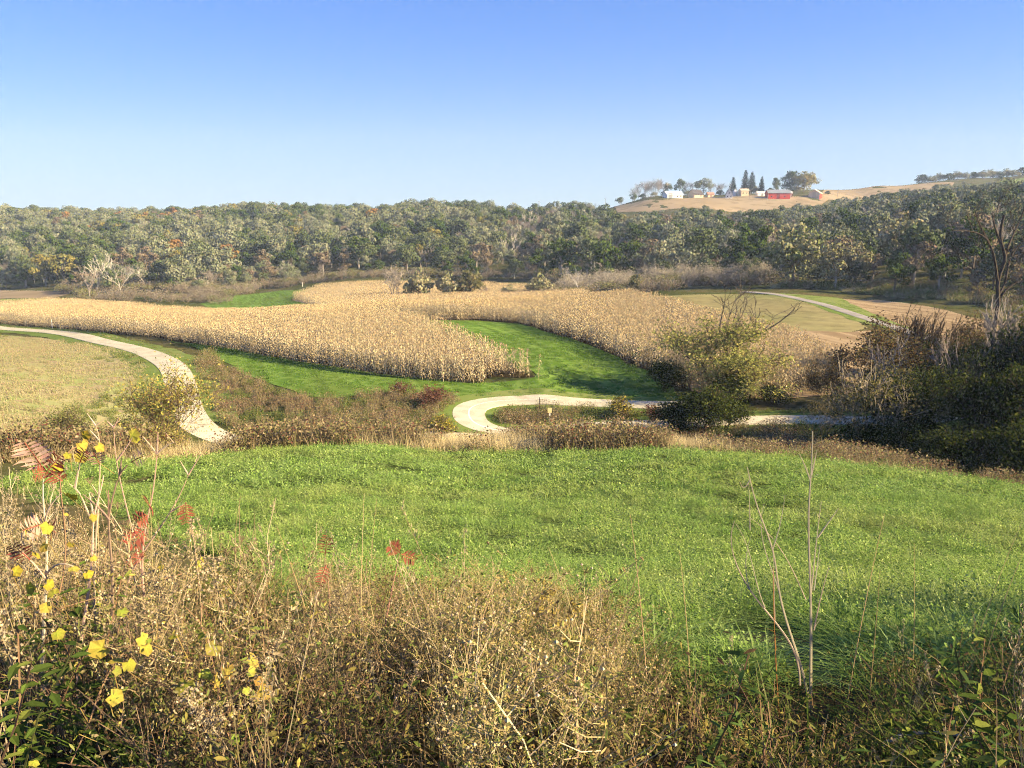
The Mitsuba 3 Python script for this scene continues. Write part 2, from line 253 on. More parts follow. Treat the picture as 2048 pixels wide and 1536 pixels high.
sheet('ridge_pasture', [(431.59,735.66),(494.99,802.43),(529.6,802.48),(536.45,762.53),(466.26,660.56),(478.36,736.27)], 'mat_verge', 0.15, 12, 'green pasture near the top of the right ridge', 'pasture', 12)
FAR_CORN = [(-66.91,235.84),(-64.28,259.69),(-54.42,260.81),(-46.13,261.46),(-20.79,260.33),(2.36,229.17),(18.35,209.15),(17.73,175.88),(-5.58,116.12),(-13.32,117.77),(-28.52,131.41),(-46.31,186.05),(-55.51,212.31)]
sheet('far_corn_ground', FAR_CORN, 'mat_field', 0.06, 5, 'tan ground of the far corn field before the woods', 'field', 13)
sheet('meadow_turf', [(-11.99,25.5),(-10.27,27.96),(-6.13,28.05),(-0.52,32.45),(6.7,30.47),(12.11,26.42),(13.84,23.77),(25.11,35.99),(26.83,28.51),(4.24,3.7),(2.95,4.01),(1.64,4.85),(-0.13,7.9),(-2.66,8.97),(-5.27,11.26),(-9.39,17.73)], 'mat_turf', 0.03, 0.5, 'lush green hay meadow sloping down from the viewpoint', 'meadow', 14)

PATH_L = [(-152.37,197.95),(-120.15,167.28),(-93.31,139.88),(-77.11,127.98),(-58.2,108.03),(-46.95,95.02),(-38.44,83.11),(-33.46,75.31),(-30.31,69.13),(-27.38,62.88),(-24.45,57.64),(-21.91,54.75),(-19.58,53.29)] + [(-12, 51.0), (-6, 51.4), (-1, 52.6), (4, 54.2)]
ribbon('concrete_path', PATH_L, 2.7, 'mat_path', 0.1, 'pale concrete path winding down the left side of the valley', 'path')
PATH_H = [(34, 58)] + [(23.75,57.66),(20.28,57.68),(16.29,57.16),(12.39,56.77),(8.21,56.77),(3.63,56.48),(0.22,55.3),(-2.23,56.51),(-3.44,59.9),(-3.19,63.03),(-1.47,65.05),(1.57,65.74),(4.6,65.2),(7.16,64.83),(10.04,63.88),(12.87,63.16),(16.72,63.46)]
vline = shapely.LineString(smooth_line(PATH_L[:11], 1.0)).buffer(3.6, cap_style='flat')
sheet('path_verge', list(vline.exterior.coords), 'mat_verge', 0.06, 1.5, 'green mown verge along both sides of the concrete path', 'grass', 15)
vline = shapely.LineString(smooth_line(PATH_H, 1.0)).buffer(3.0, cap_style='flat')
sheet('hairpin_verge', list(vline.exterior.coords), 'mat_verge', 0.065, 1.2, 'short green grass bordering the hairpin path', 'grass', 16)
HC, HN = ribbon('hairpin_path', PATH_H, 2.6, 'mat_path', 0.12, 'pale concrete path turning in a tight hairpin loop below the meadow', 'path', 0.5)
ROAD = [(48.77,162.3),(51.07,153.4),(52.4,140.79),(52.97,130.72),(52.06,118.71),(51.98,111.7),(52.14,103.12),(52.52,94.99),(53.02,88.34),(53.53,79.5),(51.97,61.37)]
ribbon('gravel_road', ROAD, 2.1, 'mat_road', 0.12, 'grey gravel road climbing over the right knoll', 'road')
# thin pale painted centre line in the bend of the hairpin
s0, s1 = np.argmin(np.hypot(HC[:, 0] - HC[:, 0].min(), HC[:, 1] * 0)) - 14, np.argmin(HC[:, 0]) + 22
m = MB(); cl = HC[s0:s1]; zc = H(cl[:, 0], cl[:, 1]) + 0.12 + 0.026
nl = HN[s0:s1]; v = np.stack([np.c_[cl - nl * 0.06, zc], np.c_[cl + nl * 0.06, zc]], 1).reshape(-1, 3)
ff = [[2 * a, 2 * a + 1, 2 * a + 3] for a in range(len(cl) - 1)] + [[2 * a, 2 * a + 3, 2 * a + 2] for a in range(len(cl) - 1)]
m.add(v, ff, (0.75, 0.72, 0.62)); scene['hairpin_path__centre_line'] = m.ply('mat_paint')

# ------------------------------------------------------------------ trees
def grow(m, rng, p, d, length, rad, depth, col, sides, tips, spread=0.55, up=0.12, kids=(3, 5), ratio=0.66, nseg=3, twig=0.004):
    pts = [np.array(p, float)]; dd = np.array(d, float)
    for a in range(nseg):
        dd = unit(dd + rng.normal(size=3) * 0.14 + np.array([0, 0, up * 0.5])); pts.append(pts[-1] + dd * length / nseg)
    pts = np.array(pts); r1 = max(rad * 0.55, twig)
    tube(m, pts, np.linspace(rad, r1, len(pts)), col, max(3, sides))
    if depth == 0: tips.append((pts[-1], dd)); return
    n = rng.integers(kids[0], kids[1] + 1)
    for a in range(n):
        t = 0.35 + 0.65 * (a + 1) / n if a < n - 1 else 1.0
        fi = t * nseg; i0 = min(int(fi), nseg - 1); q = pts[i0] + (pts[i0 + 1] - pts[i0]) * (fi - i0)
        nd = unit(dd + rng.normal(size=3) * spread + np.array([0, 0, up]))
        grow(m, rng, q, nd, length * ratio * (0.75 + 0.5 * rng.random()), max(r1 * (0.7 if a < n - 1 else 0.95), twig), depth - 1, col, sides - 1, tips, spread, up, kids, ratio, max(2, nseg - 1), twig)
def leaf_tree(seed, h, w, cols, bark, n_lobe=22, per=34, leaf=0.55, base=0.25, shape=1.0, dense=1.0, droop=0.0):
    """trunk and crown meshes: a trunk with limbs that reach leafy lobes spread through the crown"""
    rng = np.random.default_rng(seed); tr, cr = MB(), MB()
    zc = h * (base + 1) / 2; hz = h * (1 - base) / 2; lobes = []
    while len(lobes) < n_lobe:
        d = rdir(rng, 1)[0]; rr_ = rng.random() ** 0.4
        z = d[2] * hz * rr_; wz = w / 2 * (1 - 0.35 * shape * max(0, z / hz)) 
        p = np.array([d[0] * wz * rr_, d[1] * wz * rr_, zc + z])
        if d[2] < -0.35 and rng.random() < 0.6: continue
        lobes.append((p, w * (0.13 + 0.10 * rng.random())))
    top = np.array([rng.normal() * w * 0.04, rng.normal() * w * 0.04, h * 0.8])
    s = np.linspace(0, 1, 6)[:, None]; pts = s * top + np.sin(s * 5 + rng.random() * 6) * [w * 0.02, w * 0.015, 0] * s - [0, 0, 0.3]
    rad = h * 0.018 + 0.03
    tube(tr, pts, rad * np.linspace(1.15, 0.3, 6), bark, 6)
    for p, r_ in lobes:
        t = np.clip(0.25 + 0.5 * (p[2] / h) - 0.15 + 0.1 * rng.random(), 0.2, 0.95); q = pts[0] + (top - pts[0]) * t
        mid = (q + p) / 2 + np.array([0, 0, 0.04 * h]) + rng.normal(size=3) * 0.03 * w
        tube(tr, [q, mid, p], [rad * 0.38, rad * 0.22, rad * 0.1], bark, 3)
        k = int(per * dense * (0.7 + 0.6 * rng.random())); d = rdir(rng, k); d[:, 2] = d[:, 2] * 0.8 + 0.12
        P = p + d * r_ * (0.8 + 0.3 * rng.random((k, 1))) * [1, 1, 0.8] - np.array([0, 0, droop]) * rng.random((k, 1))
        cl = jitter(rng, np.asarray(cols)[rng.integers(0, len(cols))], k, 0.28, 0.07)
        cards(cr, P, rdir(rng, k), d + rdir(rng, k) * 0.4, leaf * (0.6 + 0.8 * rng.random(k)), cl, QUAD)
    return tr, cr
def bare_tree(seed, h, bark, depth=4, spread=0.5, forks=1, up=0.2, kids=(3, 4), lean=0.1, twig=0.012, rad=None, ratio=0.66, first=0.36):
    rng = np.random.default_rng(seed); m, tips = MB(), []
    for a in range(forks):
        d = unit(np.array([rng.normal() * lean, rng.normal() * lean, 1.0]) if forks == 1 else np.array([math.cos(a * 2.4) * 0.35, math.sin(a * 2.4) * 0.35, 1.0]))
        grow(m, rng, [0, 0, -0.3], d, h * first, (rad or h * 0.016) / math.sqrt(forks), depth, bark, 6, tips, spread, up, kids, ratio, 3, twig)
    v = np.vstack(m.v); s = h / v[:, 2].max()
    m.v = [x * s for x in m.v]; tips = [(p * s, d) for p, d in tips]
    return m, tips
def conifer(seed, h, w, col, bark):
    rng = np.random.default_rng(seed); tr, cr = MB(), MB()
    tube(tr, [[0, 0, -0.3], [0, 0, h * 0.5], [0, 0, h * 0.97]], [h * 0.016, h * 0.01, 0.03], bark, 5)
    for z in np.linspace(0.08, 0.97, 22):
        L = w / 2 * (1 - z) ** 0.8 * (0.8 + 0.4 * rng.random()) + 0.15; n = 9
        a = rng.random() * 6 + np.arange(n) * 2 * np.pi / n + rng.normal(size=n) * 0.15
        for b in a:
            Lb = L * (0.7 + 0.5 * rng.random()); kk = 9; t = np.linspace(0.2, 1, kk)[:, None]
            P = np.array([0, 0, z * h]) + t * [math.cos(b) * Lb, math.sin(b) * Lb, -0.25 * Lb] + rng.normal(size=(kk, 3)) * 0.1
            cards(cr, P, np.array([math.cos(b), math.sin(b), -.3]) + rng.normal(size=(kk, 3)) * 0.5, np.array([0, 0, 1]) + rng.normal(size=(kk, 3)) * 0.5, 0.75 * (1.2 - z * 0.6), jitter(rng, col, kk, 0.3), QUAD)
    return tr, cr
def tree_kit(name, tr, cr):
    group(name, trunk=tr.ply('mat_dry'), crown=cr.ply('mat_crown'))
    m = MB(); m.join(cr); group(name + '_s', mass=m.ply('mat_crown')); 
    m2 = MB(); m2.join(tr); group(name + '_t', mass=m2.ply('mat_dry'))
GREYBARK, PALEBARK, BROWNBARK, DARKBARK = (0.16, 0.135, 0.11), (0.42, 0.38, 0.32), (0.13, 0.095, 0.07), (0.055, 0.043, 0.033)
KINDS = {
 'pale_oak': [(0.19, 0.21, 0.13), (0.155, 0.18, 0.108), (0.225, 0.24, 0.16)],
 'olive_oak': [(0.105, 0.135, 0.063), (0.13, 0.155, 0.077), (0.08, 0.11, 0.047)],
 'green_tree': [(0.05, 0.085, 0.02), (0.07, 0.105, 0.025), (0.04, 0.07, 0.02)],
 'yellow_tree': [(0.24, 0.215, 0.065), (0.21, 0.19, 0.07), (0.17, 0.17, 0.06)],
 'orange_maple': [(0.30, 0.17, 0.06), (0.27, 0.18, 0.07), (0.23, 0.14, 0.06)],
 'brown_tree': [(0.19, 0.155, 0.11), (0.22, 0.175, 0.125), (0.155, 0.13, 0.09)],
}
for a, (nm, cols) in enumerate(KINDS.items()):
    for b in range(4 if 'oak' in nm else 2):
        sd = 100 + a * 10 + b
        tr, cr = leaf_tree(sd, 13.5, 11.5 if 'oak' in nm else 9.0, cols, [GREYBARK, PALEBARK, BROWNBARK][b % 3], n_lobe=20 if 'oak' in nm else 17, per=92, leaf=0.48, base=0.10 + 0.10 * (b % 2), dense=0.6 if nm == 'brown_tree' else 1.0)
        tree_kit(f'{nm}_{b}', tr, cr)
for b in range(4):
    m, tips = bare_tree(200 + b, 12.5, [(0.28, 0.245, 0.215), (0.25, 0.21, 0.18), (0.33, 0.295, 0.255), (0.50, 0.47, 0.42)][b], depth=4, spread=0.5, forks=1 + b % 3, kids=(3, 4), twig=0.035, up=0.22)
    group(f'bare_tree_{b}', branch=m.ply('mat_dry'))
    group(f'bare_tree_{b}_s', mass=m.ply('mat_dry'))

BASE_PX = np.array([(-400, 340), (-300, 330), (0, 305), (160, 262), (400, 255), (520, 290), (650, 300), (900, 290), (1100, 255), (1250, 215), (1400, 195), (1550, 186), (1700, 165), (1850, 150), (2048, 128), (2400, 112)], float)
CREST_PX = np.array([(-400, 830), (-300, 800), (0, 740), (500, 700), (900, 650), (1190, 540), (1235, 500), (1300, 485), (1450, 490), (1560, 500), (1640, 535), (1660, 570), (1750, 600), (1850, 625), (2048, 690), (2400, 760)], float)
def u_of(px): return (px - 1024) / 1547.0 / 1.0236
ub, db, uc, dc = u_of(BASE_PX[:, 0]), BASE_PX[:, 1], u_of(CREST_PX[:, 0]), CREST_PX[:, 1]
rng = np.random.default_rng(5)
gx, gy = np.meshgrid(np.arange(-620, 620, 8.4), np.arange(100, 880, 8.4))
P = np.stack([gx.ravel(), gy.ravel()], -1) + (rng.random((gx.size, 2)) * 2 - 1) * 3.6
u = P[:, 0] / P[:, 1]; lo, hi = np.interp(u, ub, db), np.interp(u, uc, dc)
keep = (u > u_of(-160)) & (u < u_of(2230)) & (P[:, 1] > lo) & (P[:, 1] < hi)
RIDGE = Polygon([(254.02,655.81),(307.26,776.26),(346.55,771.98),(393.9,770.45),(435.83,768.4),(491.54,805.01),(526.09,747.5),(468.98,664.49),(479.74,738.49),(431.59,735.66),(356.62,696.15),(298.89,703.33)]).buffer(6)
keep &= ~shapely.contains_xy(RIDGE, P[:, 0], P[:, 1])
P = P[keep]; u = P[:, 0] / P[:, 1]
D = np.hypot(P[:, 0], P[:, 1]); edge = P[:, 1] - np.interp(u, ub, db)
# heroes of the wood stand where others make room
HERO = [('orange_maple', [(-84.15,470)][0], 15.5, 'orange_maple_0', 'golden orange maple standing out of the grey green woods left of centre', 'tree'),
        ('orange_maple', [(-125.25,345)][0], 12.0, 'orange_maple_1', 'small bright orange tree low in the left woods', 'tree'),
        ('yellow_tree', [(-172.71,300)][0], 14.0, 'yellow_tree_0', 'mustard yellow tree near the foot of the left woods', 'tree'),
        ('yellow_tree', [(-181.67,303)][0], 13.5, 'yellow_tree_1', 'yellow green tree left of the mustard yellow tree', 'tree'),
        ('orange_maple', [(-303.97,610)][0], 13.0, 'orange_maple_0', 'orange tree at the skyline of the left woods', 'tree'),
        ('orange_maple', [(-192.26,640)][0], 12.0, 'orange_maple_1', 'orange tree on the skyline beside a dark green tree', 'tree'),
        ('orange_maple', [(-395,640)][0], 12.0, 'orange_maple_0', 'orange tree on the skyline at far left', 'tree')]
for h_ in HERO:
    dd = np.hypot(P[:, 0] - h_[1][0], (P[:, 1] - h_[1][1])); front = (np.abs(P[:, 0] / P[:, 1] - h_[1][0] / h_[1][1]) * h_[1][1] < 6) & (P[:, 1] < h_[1][1]) & (h_[1][1] - P[:, 1] < 26)
    ok = (dd > 8) & ~front; P, u, D, edge = P[ok], u[ok], D[ok], edge[ok]
order = np.argsort(D); P, u, D, edge = P[order], u[order], D[order], edge[order]
Zt = H(P[:, 0], P[:, 1])
clump = meshkit.fbm(np.c_[P / 55.0, np.zeros(len(P))], 3, 3); clump2 = meshkit.fbm(np.c_[P / 38.0, np.ones(len(P))], 3, 8)
stuff('far_wood', 'far off wood of mixed autumn trees covering the opposite hillside', 'wood')
TREE_LABEL = {
 'pale_oak': ('pale sage oak of the wooded hillside with rounded lumpy crown', 'oak tree', 'pale oaks of the far wooded hillside'),
 'olive_oak': ('olive green oak standing in the wooded hillside', 'oak tree', 'olive oaks of the far wooded hillside'),
 'green_tree': ('dark green leafy tree standing in the wooded hillside', 'tree', 'dark green trees of the far wooded hillside'),
 'yellow_tree': ('yellow leaved tree standing in the wooded hillside', 'tree', 'yellow trees of the far wooded hillside'),
 'orange_maple': ('orange leaved tree standing among other hillside trees', 'tree', 'orange trees of the far wooded hillside'),
 'brown_tree': ('thin brown leaved tree at the foot of the hillside', 'tree', 'brown trees of the far wooded hillside'),
 'bare_tree': ('leafless grey tree standing in the wooded hillside', 'bare tree', 'leafless trees of the far wooded hillside')}
n_single = 0
for a in range(len(P)):
    right = u[a] > u_of(1000); rv = rng.random(); c, c2 = clump[a], clump2[a]
    top_left = (u[a] < u_of(620)) and D[a] > 520
    if edge[a] < 22: w_ = [.16, .16, .10, .05, .0, .22, .31] if not right else [.14, .10, .04, .03, .0, .36, .33]
    elif top_left: w_ = [.34, .22, .14, .12, .07, .06, .05]
    elif right: w_ = [.34, .19, .09, .04, .005, .11, .225]
    else: w_ = [.42, .25, .09, .04, .01, .07, .12]
    w_ = np.array(w_)
    if right and 22 <= edge[a] < 75: w_ = w_ * [.6, .9, 1.6, .8, .5, 2.0, 2.0]
    if right and c2 > 0.56 and edge[a] > 30: w_ = w_ * [.4, .6, .5, .3, .3, 2, 5.0]
    if c > 0.58: w_ = w_ * [.5, 1.8, 4.0, .5, .5, .6, .4]
    if c < 0.40: w_ = w_ * [2.0, .6, .3, 1, 1, .6, .6]
    w_ = w_ / w_.sum(); kd = (list(KINDS) + ['bare_tree'])[int(np.searchsorted(np.cumsum(w_), rv).clip(0, 6))]
    nv = 4 if ('oak' in kd or kd == 'bare_tree') else 2
    kit = f'{kd}_{rng.integers(0, nv)}'
    s = (0.5 + 0.62 * rng.random() ** 1.2) * (0.62 if edge[a] < 9 else 0.85 if kd in ('bare_tree', 'brown_tree') else 1.0)
    M = mat4(P[a, 0], P[a, 1], Zt[a] - 0.2, rng.random() * 6.28, s * (0.92 + 0.2 * rng.random()), s)
    if n_single < 290:
        lb, ct, fam = TREE_LABEL[kd]; n_single += 1; side = 'left end' if u[a] < -.38 else 'left part' if u[a] < -.12 else 'middle' if u[a] < .16 else 'right part' if u[a] < .42 else 'right end'
        where = ('at the foot of the woods, ' if edge[a] < 12 else 'low in the woods, ' if edge[a] < 40 else 'partway up the woods, ') + side
        thing(kd, lb.replace(' of the wooded hillside', '').replace(' standing in the wooded hillside', '').replace(' at the foot of the hillside', '').replace(' standing among other hillside trees', '') + ' ' + where, ct, kit, M, fam + ', ' + where)
    else:
        stuff_inst('far_wood', kit + '_s', M)
        if 'bare' not in kd and D[a] < 480: stuff_inst('far_wood', kit + '_t', M)
for nm, (x, y), hh, kit, lb, ct in HERO:
    thing(nm, lb, ct, kit, mat4(x, y, H(x, y) - 0.2, 1.0, hh / 13.5 * 1.1, hh / 13.5))
# far bank beyond the corn: single trees of the hedge line between the fields
def place(kit, base, x, y, h, ref_h, label, cat, family=None, rot=None, wide=1.0, sink=0.15):
    s = h / ref_h
    return thing(base, label, cat, kit, mat4(x, y, float(H(x, y)) - sink, RNG.random() * 6.28 if rot is None else rot, s * wide, s), family)
BIG = leaf_tree(300, 13.5, 13.5, [(0.22, 0.23, 0.12), (0.14, 0.17, 0.06), (0.27, 0.27, 0.155)], GREYBARK, n_lobe=44, per=70, leaf=0.5, base=0.13)
group('big_oak', trunk=BIG[0].ply('mat_dry'), crown=BIG[1].ply('mat_crown'))
PALE = leaf_tree(301, 12.0, 8.5, [(0.30, 0.275, 0.17), (0.24, 0.23, 0.13), (0.2, 0.2, 0.1)], PALEBARK, n_lobe=30, per=52, leaf=0.45, base=0.1)
group('pale_poplar', trunk=PALE[0].ply('mat_dry'), crown=PALE[1].ply('mat_crown'))
ROUND = leaf_tree(302, 6.0, 6.2, [(0.25, 0.24, 0.14), (0.19, 0.195, 0.10), (0.29, 0.275, 0.165)], BROWNBARK, n_lobe=26, per=46, leaf=0.4, base=0.05)
group('round_tree', trunk=ROUND[0].ply('mat_dry'), crown=ROUND[1].ply('mat_crown'))
OPEN = leaf_tree(303, 7.0, 6.0, [(0.11, 0.12, 0.05), (0.14, 0.14, 0.06), (0.17, 0.165, 0.08)], DARKBARK, n_lobe=24, per=26, leaf=0.4, base=0.15)
group('open_tree', trunk=OPEN[0].ply('mat_dry'), crown=OPEN[1].ply('mat_leaf'))
for (kit, base, pts, h, ref, lb, ct) in [
    ('big_oak', 'oak_tree', [(64.45,178)], 13.4, 13.5, 'large spreading oak with dark left side standing at the end of the gravel road', 'oak tree'),
    ('pale_poplar', 'poplar_tree', [(69.9,168)], 11.0, 12.0, 'pale cream leaved tree right of the large oak', 'poplar'),
    ('pale_poplar', 'poplar_tree', [(75.68,172)], 9.5, 12.0, 'smaller pale leaved tree second to the right of the large oak', 'poplar'),
    ('pale_poplar', 'poplar_tree', [(93.8,190)], 14.5, 12.0, 'tall pale yellow tree above the brown field', 'poplar'),
    ('round_tree', 'round_tree', [(-24.67,205)], 8.2, 6.0, 'round pale tree leftmost of the hedge line before the far corn', 'tree'),
    ('round_tree', 'round_tree', [(-17.37,205)], 7.4, 6.0, 'round pale tree second in the hedge line before the far corn', 'tree'),
    ('open_tree', 'open_tree', [(-11.14,205)], 8.0, 7.0, 'dark open tree third in the hedge line before the far corn', 'tree'),
    ('open_tree', 'open_tree', [(-13.26,207)], 5.2, 7.0, 'low dark tree between two trees of the hedge line', 'tree'),
    ('round_tree', 'round_tree', [(-0.9,200)], 3.6, 6.0, 'small bushy pale tree in the middle of the hedge line', 'tree'),
    ('round_tree', 'round_tree', [(7.31,195)], 6.0, 6.0, 'broad pale round tree right of the hedge line middle', 'tree'),
    ('open_tree', 'open_tree', [(29.4,185)], 4.6, 7.0, 'low dark tree at the right end of the hedge line', 'tree')]:
    place(kit, base, *pts[0], h, ref, lb, ct, wide=.78 if kit == 'round_tree' and h > 6.5 else 1.0)
for (kit, pts, h, lb) in [('bare_tree_2', [(-30.39,205)], 10.0, 'slender leafless tree left of the hedge line trees'),
    ('bare_tree_1', [(-7.39,204)], 4.6, 'small leafless tree beside the dark open tree of the hedge line'),
    ('bare_tree_3', [(17.48,196)], 7.5, 'white barked leafless tree near the right end of the hedge line'),
    ('bare_tree_0', [(-128.19,235)], 11.0, 'leaning grey leafless tree by the stream on the left'),
    ('bare_tree_3', [(-140.45,262)], 14.0, 'big dead tree with white limbs at the left wood edge'),
    ('bare_tree_3', [(-126.18,250)], 11.5, 'pale forked leafless tree right of the dead white tree')]:
    place(kit, 'bare_tree', *pts[0], h, 12.5, lb, 'bare tree')
# low grey brush between the far corn and the knoll, and along the stream
def brush_kit(name, seed, h, w, cols, n=9, leaf=0.16, nleaf=220, stemcol=(0.26, 0.21, 0.165), twig=0.012):
    rng = np.random.default_rng(seed); m, tips, l = MB(), [], MB()
    for a in range(n):
        b = rng.random() * 6.28; d = unit(np.array([math.cos(b) * .5, math.sin(b) * .5, 1.0]))
        grow(m, rng, [math.cos(b) * w * .12, math.sin(b) * w * .12, -.1], d, h * 0.45, 0.012 * h, 2, stemcol, 4, tips, 0.5, 0.2, (3, 4), 0.62, 2, twig)
    P = np.array([t[0] for t in tips]); k = nleaf
    Q = P[rng.integers(0, len(P), k)] + rng.normal(size=(k, 3)) * h * 0.11; Q[:, 2] = np.clip(Q[:, 2], 0.05, None)
    cards(l, Q, rdir(rng, k), rdir(rng, k) + [0, 0, .4], leaf * (0.6 + .8 * rng.random(k)), pick(rng, cols, k), OVAL)
    group(name, branch=m.ply('mat_dry'), foliage=l.ply('mat_leaf'))
    mm = MB(); mm.join(m); mm.join(l); group(name + '_s', mass=mm.ply('mat_leaf'))
brush_kit('grey_brush', 400, 3.2, 3.0, [(0.28, 0.24, 0.19), (0.33, 0.29, 0.22), (0.22, 0.21, 0.13)], n=8, leaf=0.22, nleaf=260, twig=0.02)
brush_kit('olive_brush', 401, 3.0, 3.0, [(0.15, 0.17, 0.07), (0.20, 0.20, 0.09), (0.24, 0.22, 0.10)], n=7, leaf=0.24, nleaf=420, twig=0.02)
brush_kit('pale_brush', 402, 5.0, 3.5, [(0.36, 0.33, 0.24), (0.30, 0.27, 0.19), (0.42, 0.38, 0.29)], n=10, leaf=0.22, nleaf=420, stemcol=(0.46, 0.42, 0.36), twig=0.022)
stuff('hedge_brush', 'low grey and olive brush along the stream and wood edge', 'brush')
for poly, sp in (([(4.38,188),(20.94,184),(31.75,178),(35.67,172),(40.61,196),(23.29,205),(4.83,208)], 3.2),
                 ([(-156.29,262),(-135.99,262),(-97.46,250),(-87.13,268),(-96.19,285),(-128.32,275),(-160.61,285)], 3.4),
                 ([(-131.1,232),(-112.63,228),(-80.97,222),(-87.43,240),(-112.27,240),(-138.96,246)], 4.2),
                 ([(27.26,205),(62.96,182),(67.09,194),(29.91,225)], 3.6),
                 ([(-95.24,282),(-23,288),(12.34,252),(28.96,218),(30.29,228),(12.83,262),(-23.8,298),(-98.62,292)], 3.6)):
    for p in scatter(poly, sp, RNG):
        s = 0.6 + 0.8 * RNG.random(); stuff_inst('hedge_brush', 'grey_brush_s' if RNG.random() < .6 else 'olive_brush_s', mat4(p[0], p[1], float(H(*p)), RNG.random() * 6, s * 1.15, s))
for p in scatter([(13.69,200),(34.92,196),(62.53,186),(64.88,193),(37.76,212),(15.19,222)], 3.3, RNG):
    s = 0.7 + 0.7 * RNG.random(); stuff_inst('hedge_brush', 'pale_brush_s' if RNG.random() < .75 else 'olive_brush_s', mat4(p[0], p[1], float(H(*p)), RNG.random() * 6, s, s))

# ------------------------------------------------------------------ the farm on the hill
def boxm(m, x0, x1, y0, y1, z0, z1, c):
    v = np.array([[x, y, z] for x in (x0, x1) for y in (y0, y1) for z in (z0, z1)], float)
    f = np.array([[0, 1, 3], [0, 3, 2], [4, 6, 7], [4, 7, 5], [0, 4, 5], [0, 5, 1], [2, 3, 7], [2, 7, 6], [0, 2, 6], [0, 6, 4], [1, 5, 7], [1, 7, 3]])
    return m.add(v, f, c)
def gable_building(base, label, cat, x, y, rot, L, W, hw, hr, wallc, roofc, gable=None, doors=(), windows=(), eave=0.5, lift=0.0, label_wall=None):
    """ridge runs along local x; front is local -y; walls, two roof slabs with thickness, doors and windows stand 6 cm proud"""
    k = key_for(base); labels[k] = {'label': label, 'category': cat}
    z0 = float(min(H(x + dx, y + dy) for dx in (-L / 2, L / 2) for dy in (-W / 2, W / 2))); M = mat4(x, y, z0 + lift, rot)
    def put(name, m):
        v, f, c = m.arrays(); kk = f'{k}__{name}'; n = 1
        while kk in scene: kk = f'{k}__{name}_{n:03d}'; n += 1
        scene[kk] = mikit.ply((v, f), 'mat_paint', color=c, to_world=T(M)); return kk
    m = MB(); a, b = L / 2, W / 2; top = float(max(H(x + dx, y + dy) for dx in (-a, a) for dy in (-b, b))) - z0
    hw = hw + top * 0.5
    v = [[-a, -b, -1], [a, -b, -1], [a, b, -1], [-a, b, -1], [-a, -b, hw], [a, -b, hw], [a, b, hw], [-a, b, hw], [-a, 0, hw + hr], [a, 0, hw + hr]]
    side = [[0, 1, 5], [0, 5, 4], [2, 3, 7], [2, 7, 6]]; end = [[1, 2, 6], [1, 6, 5], [5, 6, 9], [3, 0, 4], [3, 4, 7], [7, 4, 8]]
    m.add(v, side if gable else side + end, wallc); put('wall', m)
    if gable: m = MB(); m.add(v, end, gable); put('gable_wall', m)
    for sg in (-1, 1):
        m = MB(); sl = math.hypot(b + eave, hr * (b + eave) / b); e = eave; t = 0.18; zz = hw - hr * e / b
        q = np.array([[-a - e, sg * (b + e), zz + .02], [a + e, sg * (b + e), zz + .02], [a + e, 0, hw + hr + .05], [-a - e, 0, hw + hr + .05]])
        m.add(np.vstack([q, q + [0, 0, t]]), [[0, 1, 2], [0, 2, 3], [4, 5, 6], [4, 6, 7], [0, 1, 5], [0, 5, 4], [1, 2, 6], [1, 6, 5], [3, 0, 4], [3, 4, 7]], roofc); put('roof', m)
    for (px_, w_, h_, c, face) in doors:
        m = MB()
        if face == 'f': boxm(m, px_ - w_ / 2, px_ + w_ / 2, -b - .08, -b + .05, 0, h_ + top, c)
        else: s_ = 1 if face == 'r' else -1; boxm(m, *sorted((s_ * (a - .05), s_ * (a + .08))), px_ - w_ / 2, px_ + w_ / 2, 0, h_ + top, c)
        put('door', m)
    for (px_, z_, w_, h_, face) in windows:
        m = MB()
        if face == 'f': boxm(m, px_ - w_ / 2, px_ + w_ / 2, -b - .08, -b + .05, z_, z_ + h_, (0.05, 0.06, 0.08))
        else: s_ = 1 if face == 'r' else -1; boxm(m, *sorted((s_ * (a - .05), s_ * (a + .08))), px_ - w_ / 2, px_ + w_ / 2, z_, z_ + h_, (0.05, 0.06, 0.08))
        put('window', m)
    return k, M
WHITE, CREAM, RED, SLATE, TIN, DKROOF, TANW = (0.75, 0.75, 0.73), (0.62, 0.52, 0.36), (0.42, 0.045, 0.03), (0.20, 0.23, 0.28), (0.66, 0.68, 0.70), (0.07, 0.065, 0.07), (0.60, 0.48, 0.31)
def at1(p): return p[0]
gable_building('machine_shed', 'long low white shed with pale metal roof at the left end of the farm', 'shed', *at1([(129.15,640)]), 0.25, 13.5, 9, 2.4, 2.4, WHITE, TIN, doors=[(-4, 3.6, 2.8, (0.25, 0.27, 0.3), 'f')], windows=[(2, 1.2, 1.1, 0.9, 'f'), (5, 1.2, 1.1, 0.9, 'f')])
gable_building('dark_roofed_house', 'house with dark roof and cream gable right of the white shed', 'house', *at1([(149.88,650)]), 0.5, 9.5, 8, 2.6, 3.6, (0.5, 0.36, 0.28), DKROOF, gable=TANW, windows=[(0.0, 2.2, 1.2, 1.3, 'r'), (2.2, 1.2, 1.0, 1.2, 'f')])
gable_building('small_shed', 'small cream shed under the pale round tree', 'shed', *at1([(164.67,662)]), 0.2, 5.5, 4, 2.2, 1.5, CREAM, (0.35, 0.2, 0.16), doors=[(0, 1.6, 1.9, (0.3, 0.2, 0.15), 'f')])
gable_building('gabled_house', 'white gabled house with steep roof in the middle of the farm', 'house', *at1([(178.58,655)]), 1.35, 9, 5.2, 3.0, 4.2, WHITE, DKROOF, windows=[(0, 3.6, 1.0, 1.2, 'l'), (-1.3, 1.0, 0.9, 1.2, 'l'), (1.3, 1.0, 0.9, 1.2, 'l')])
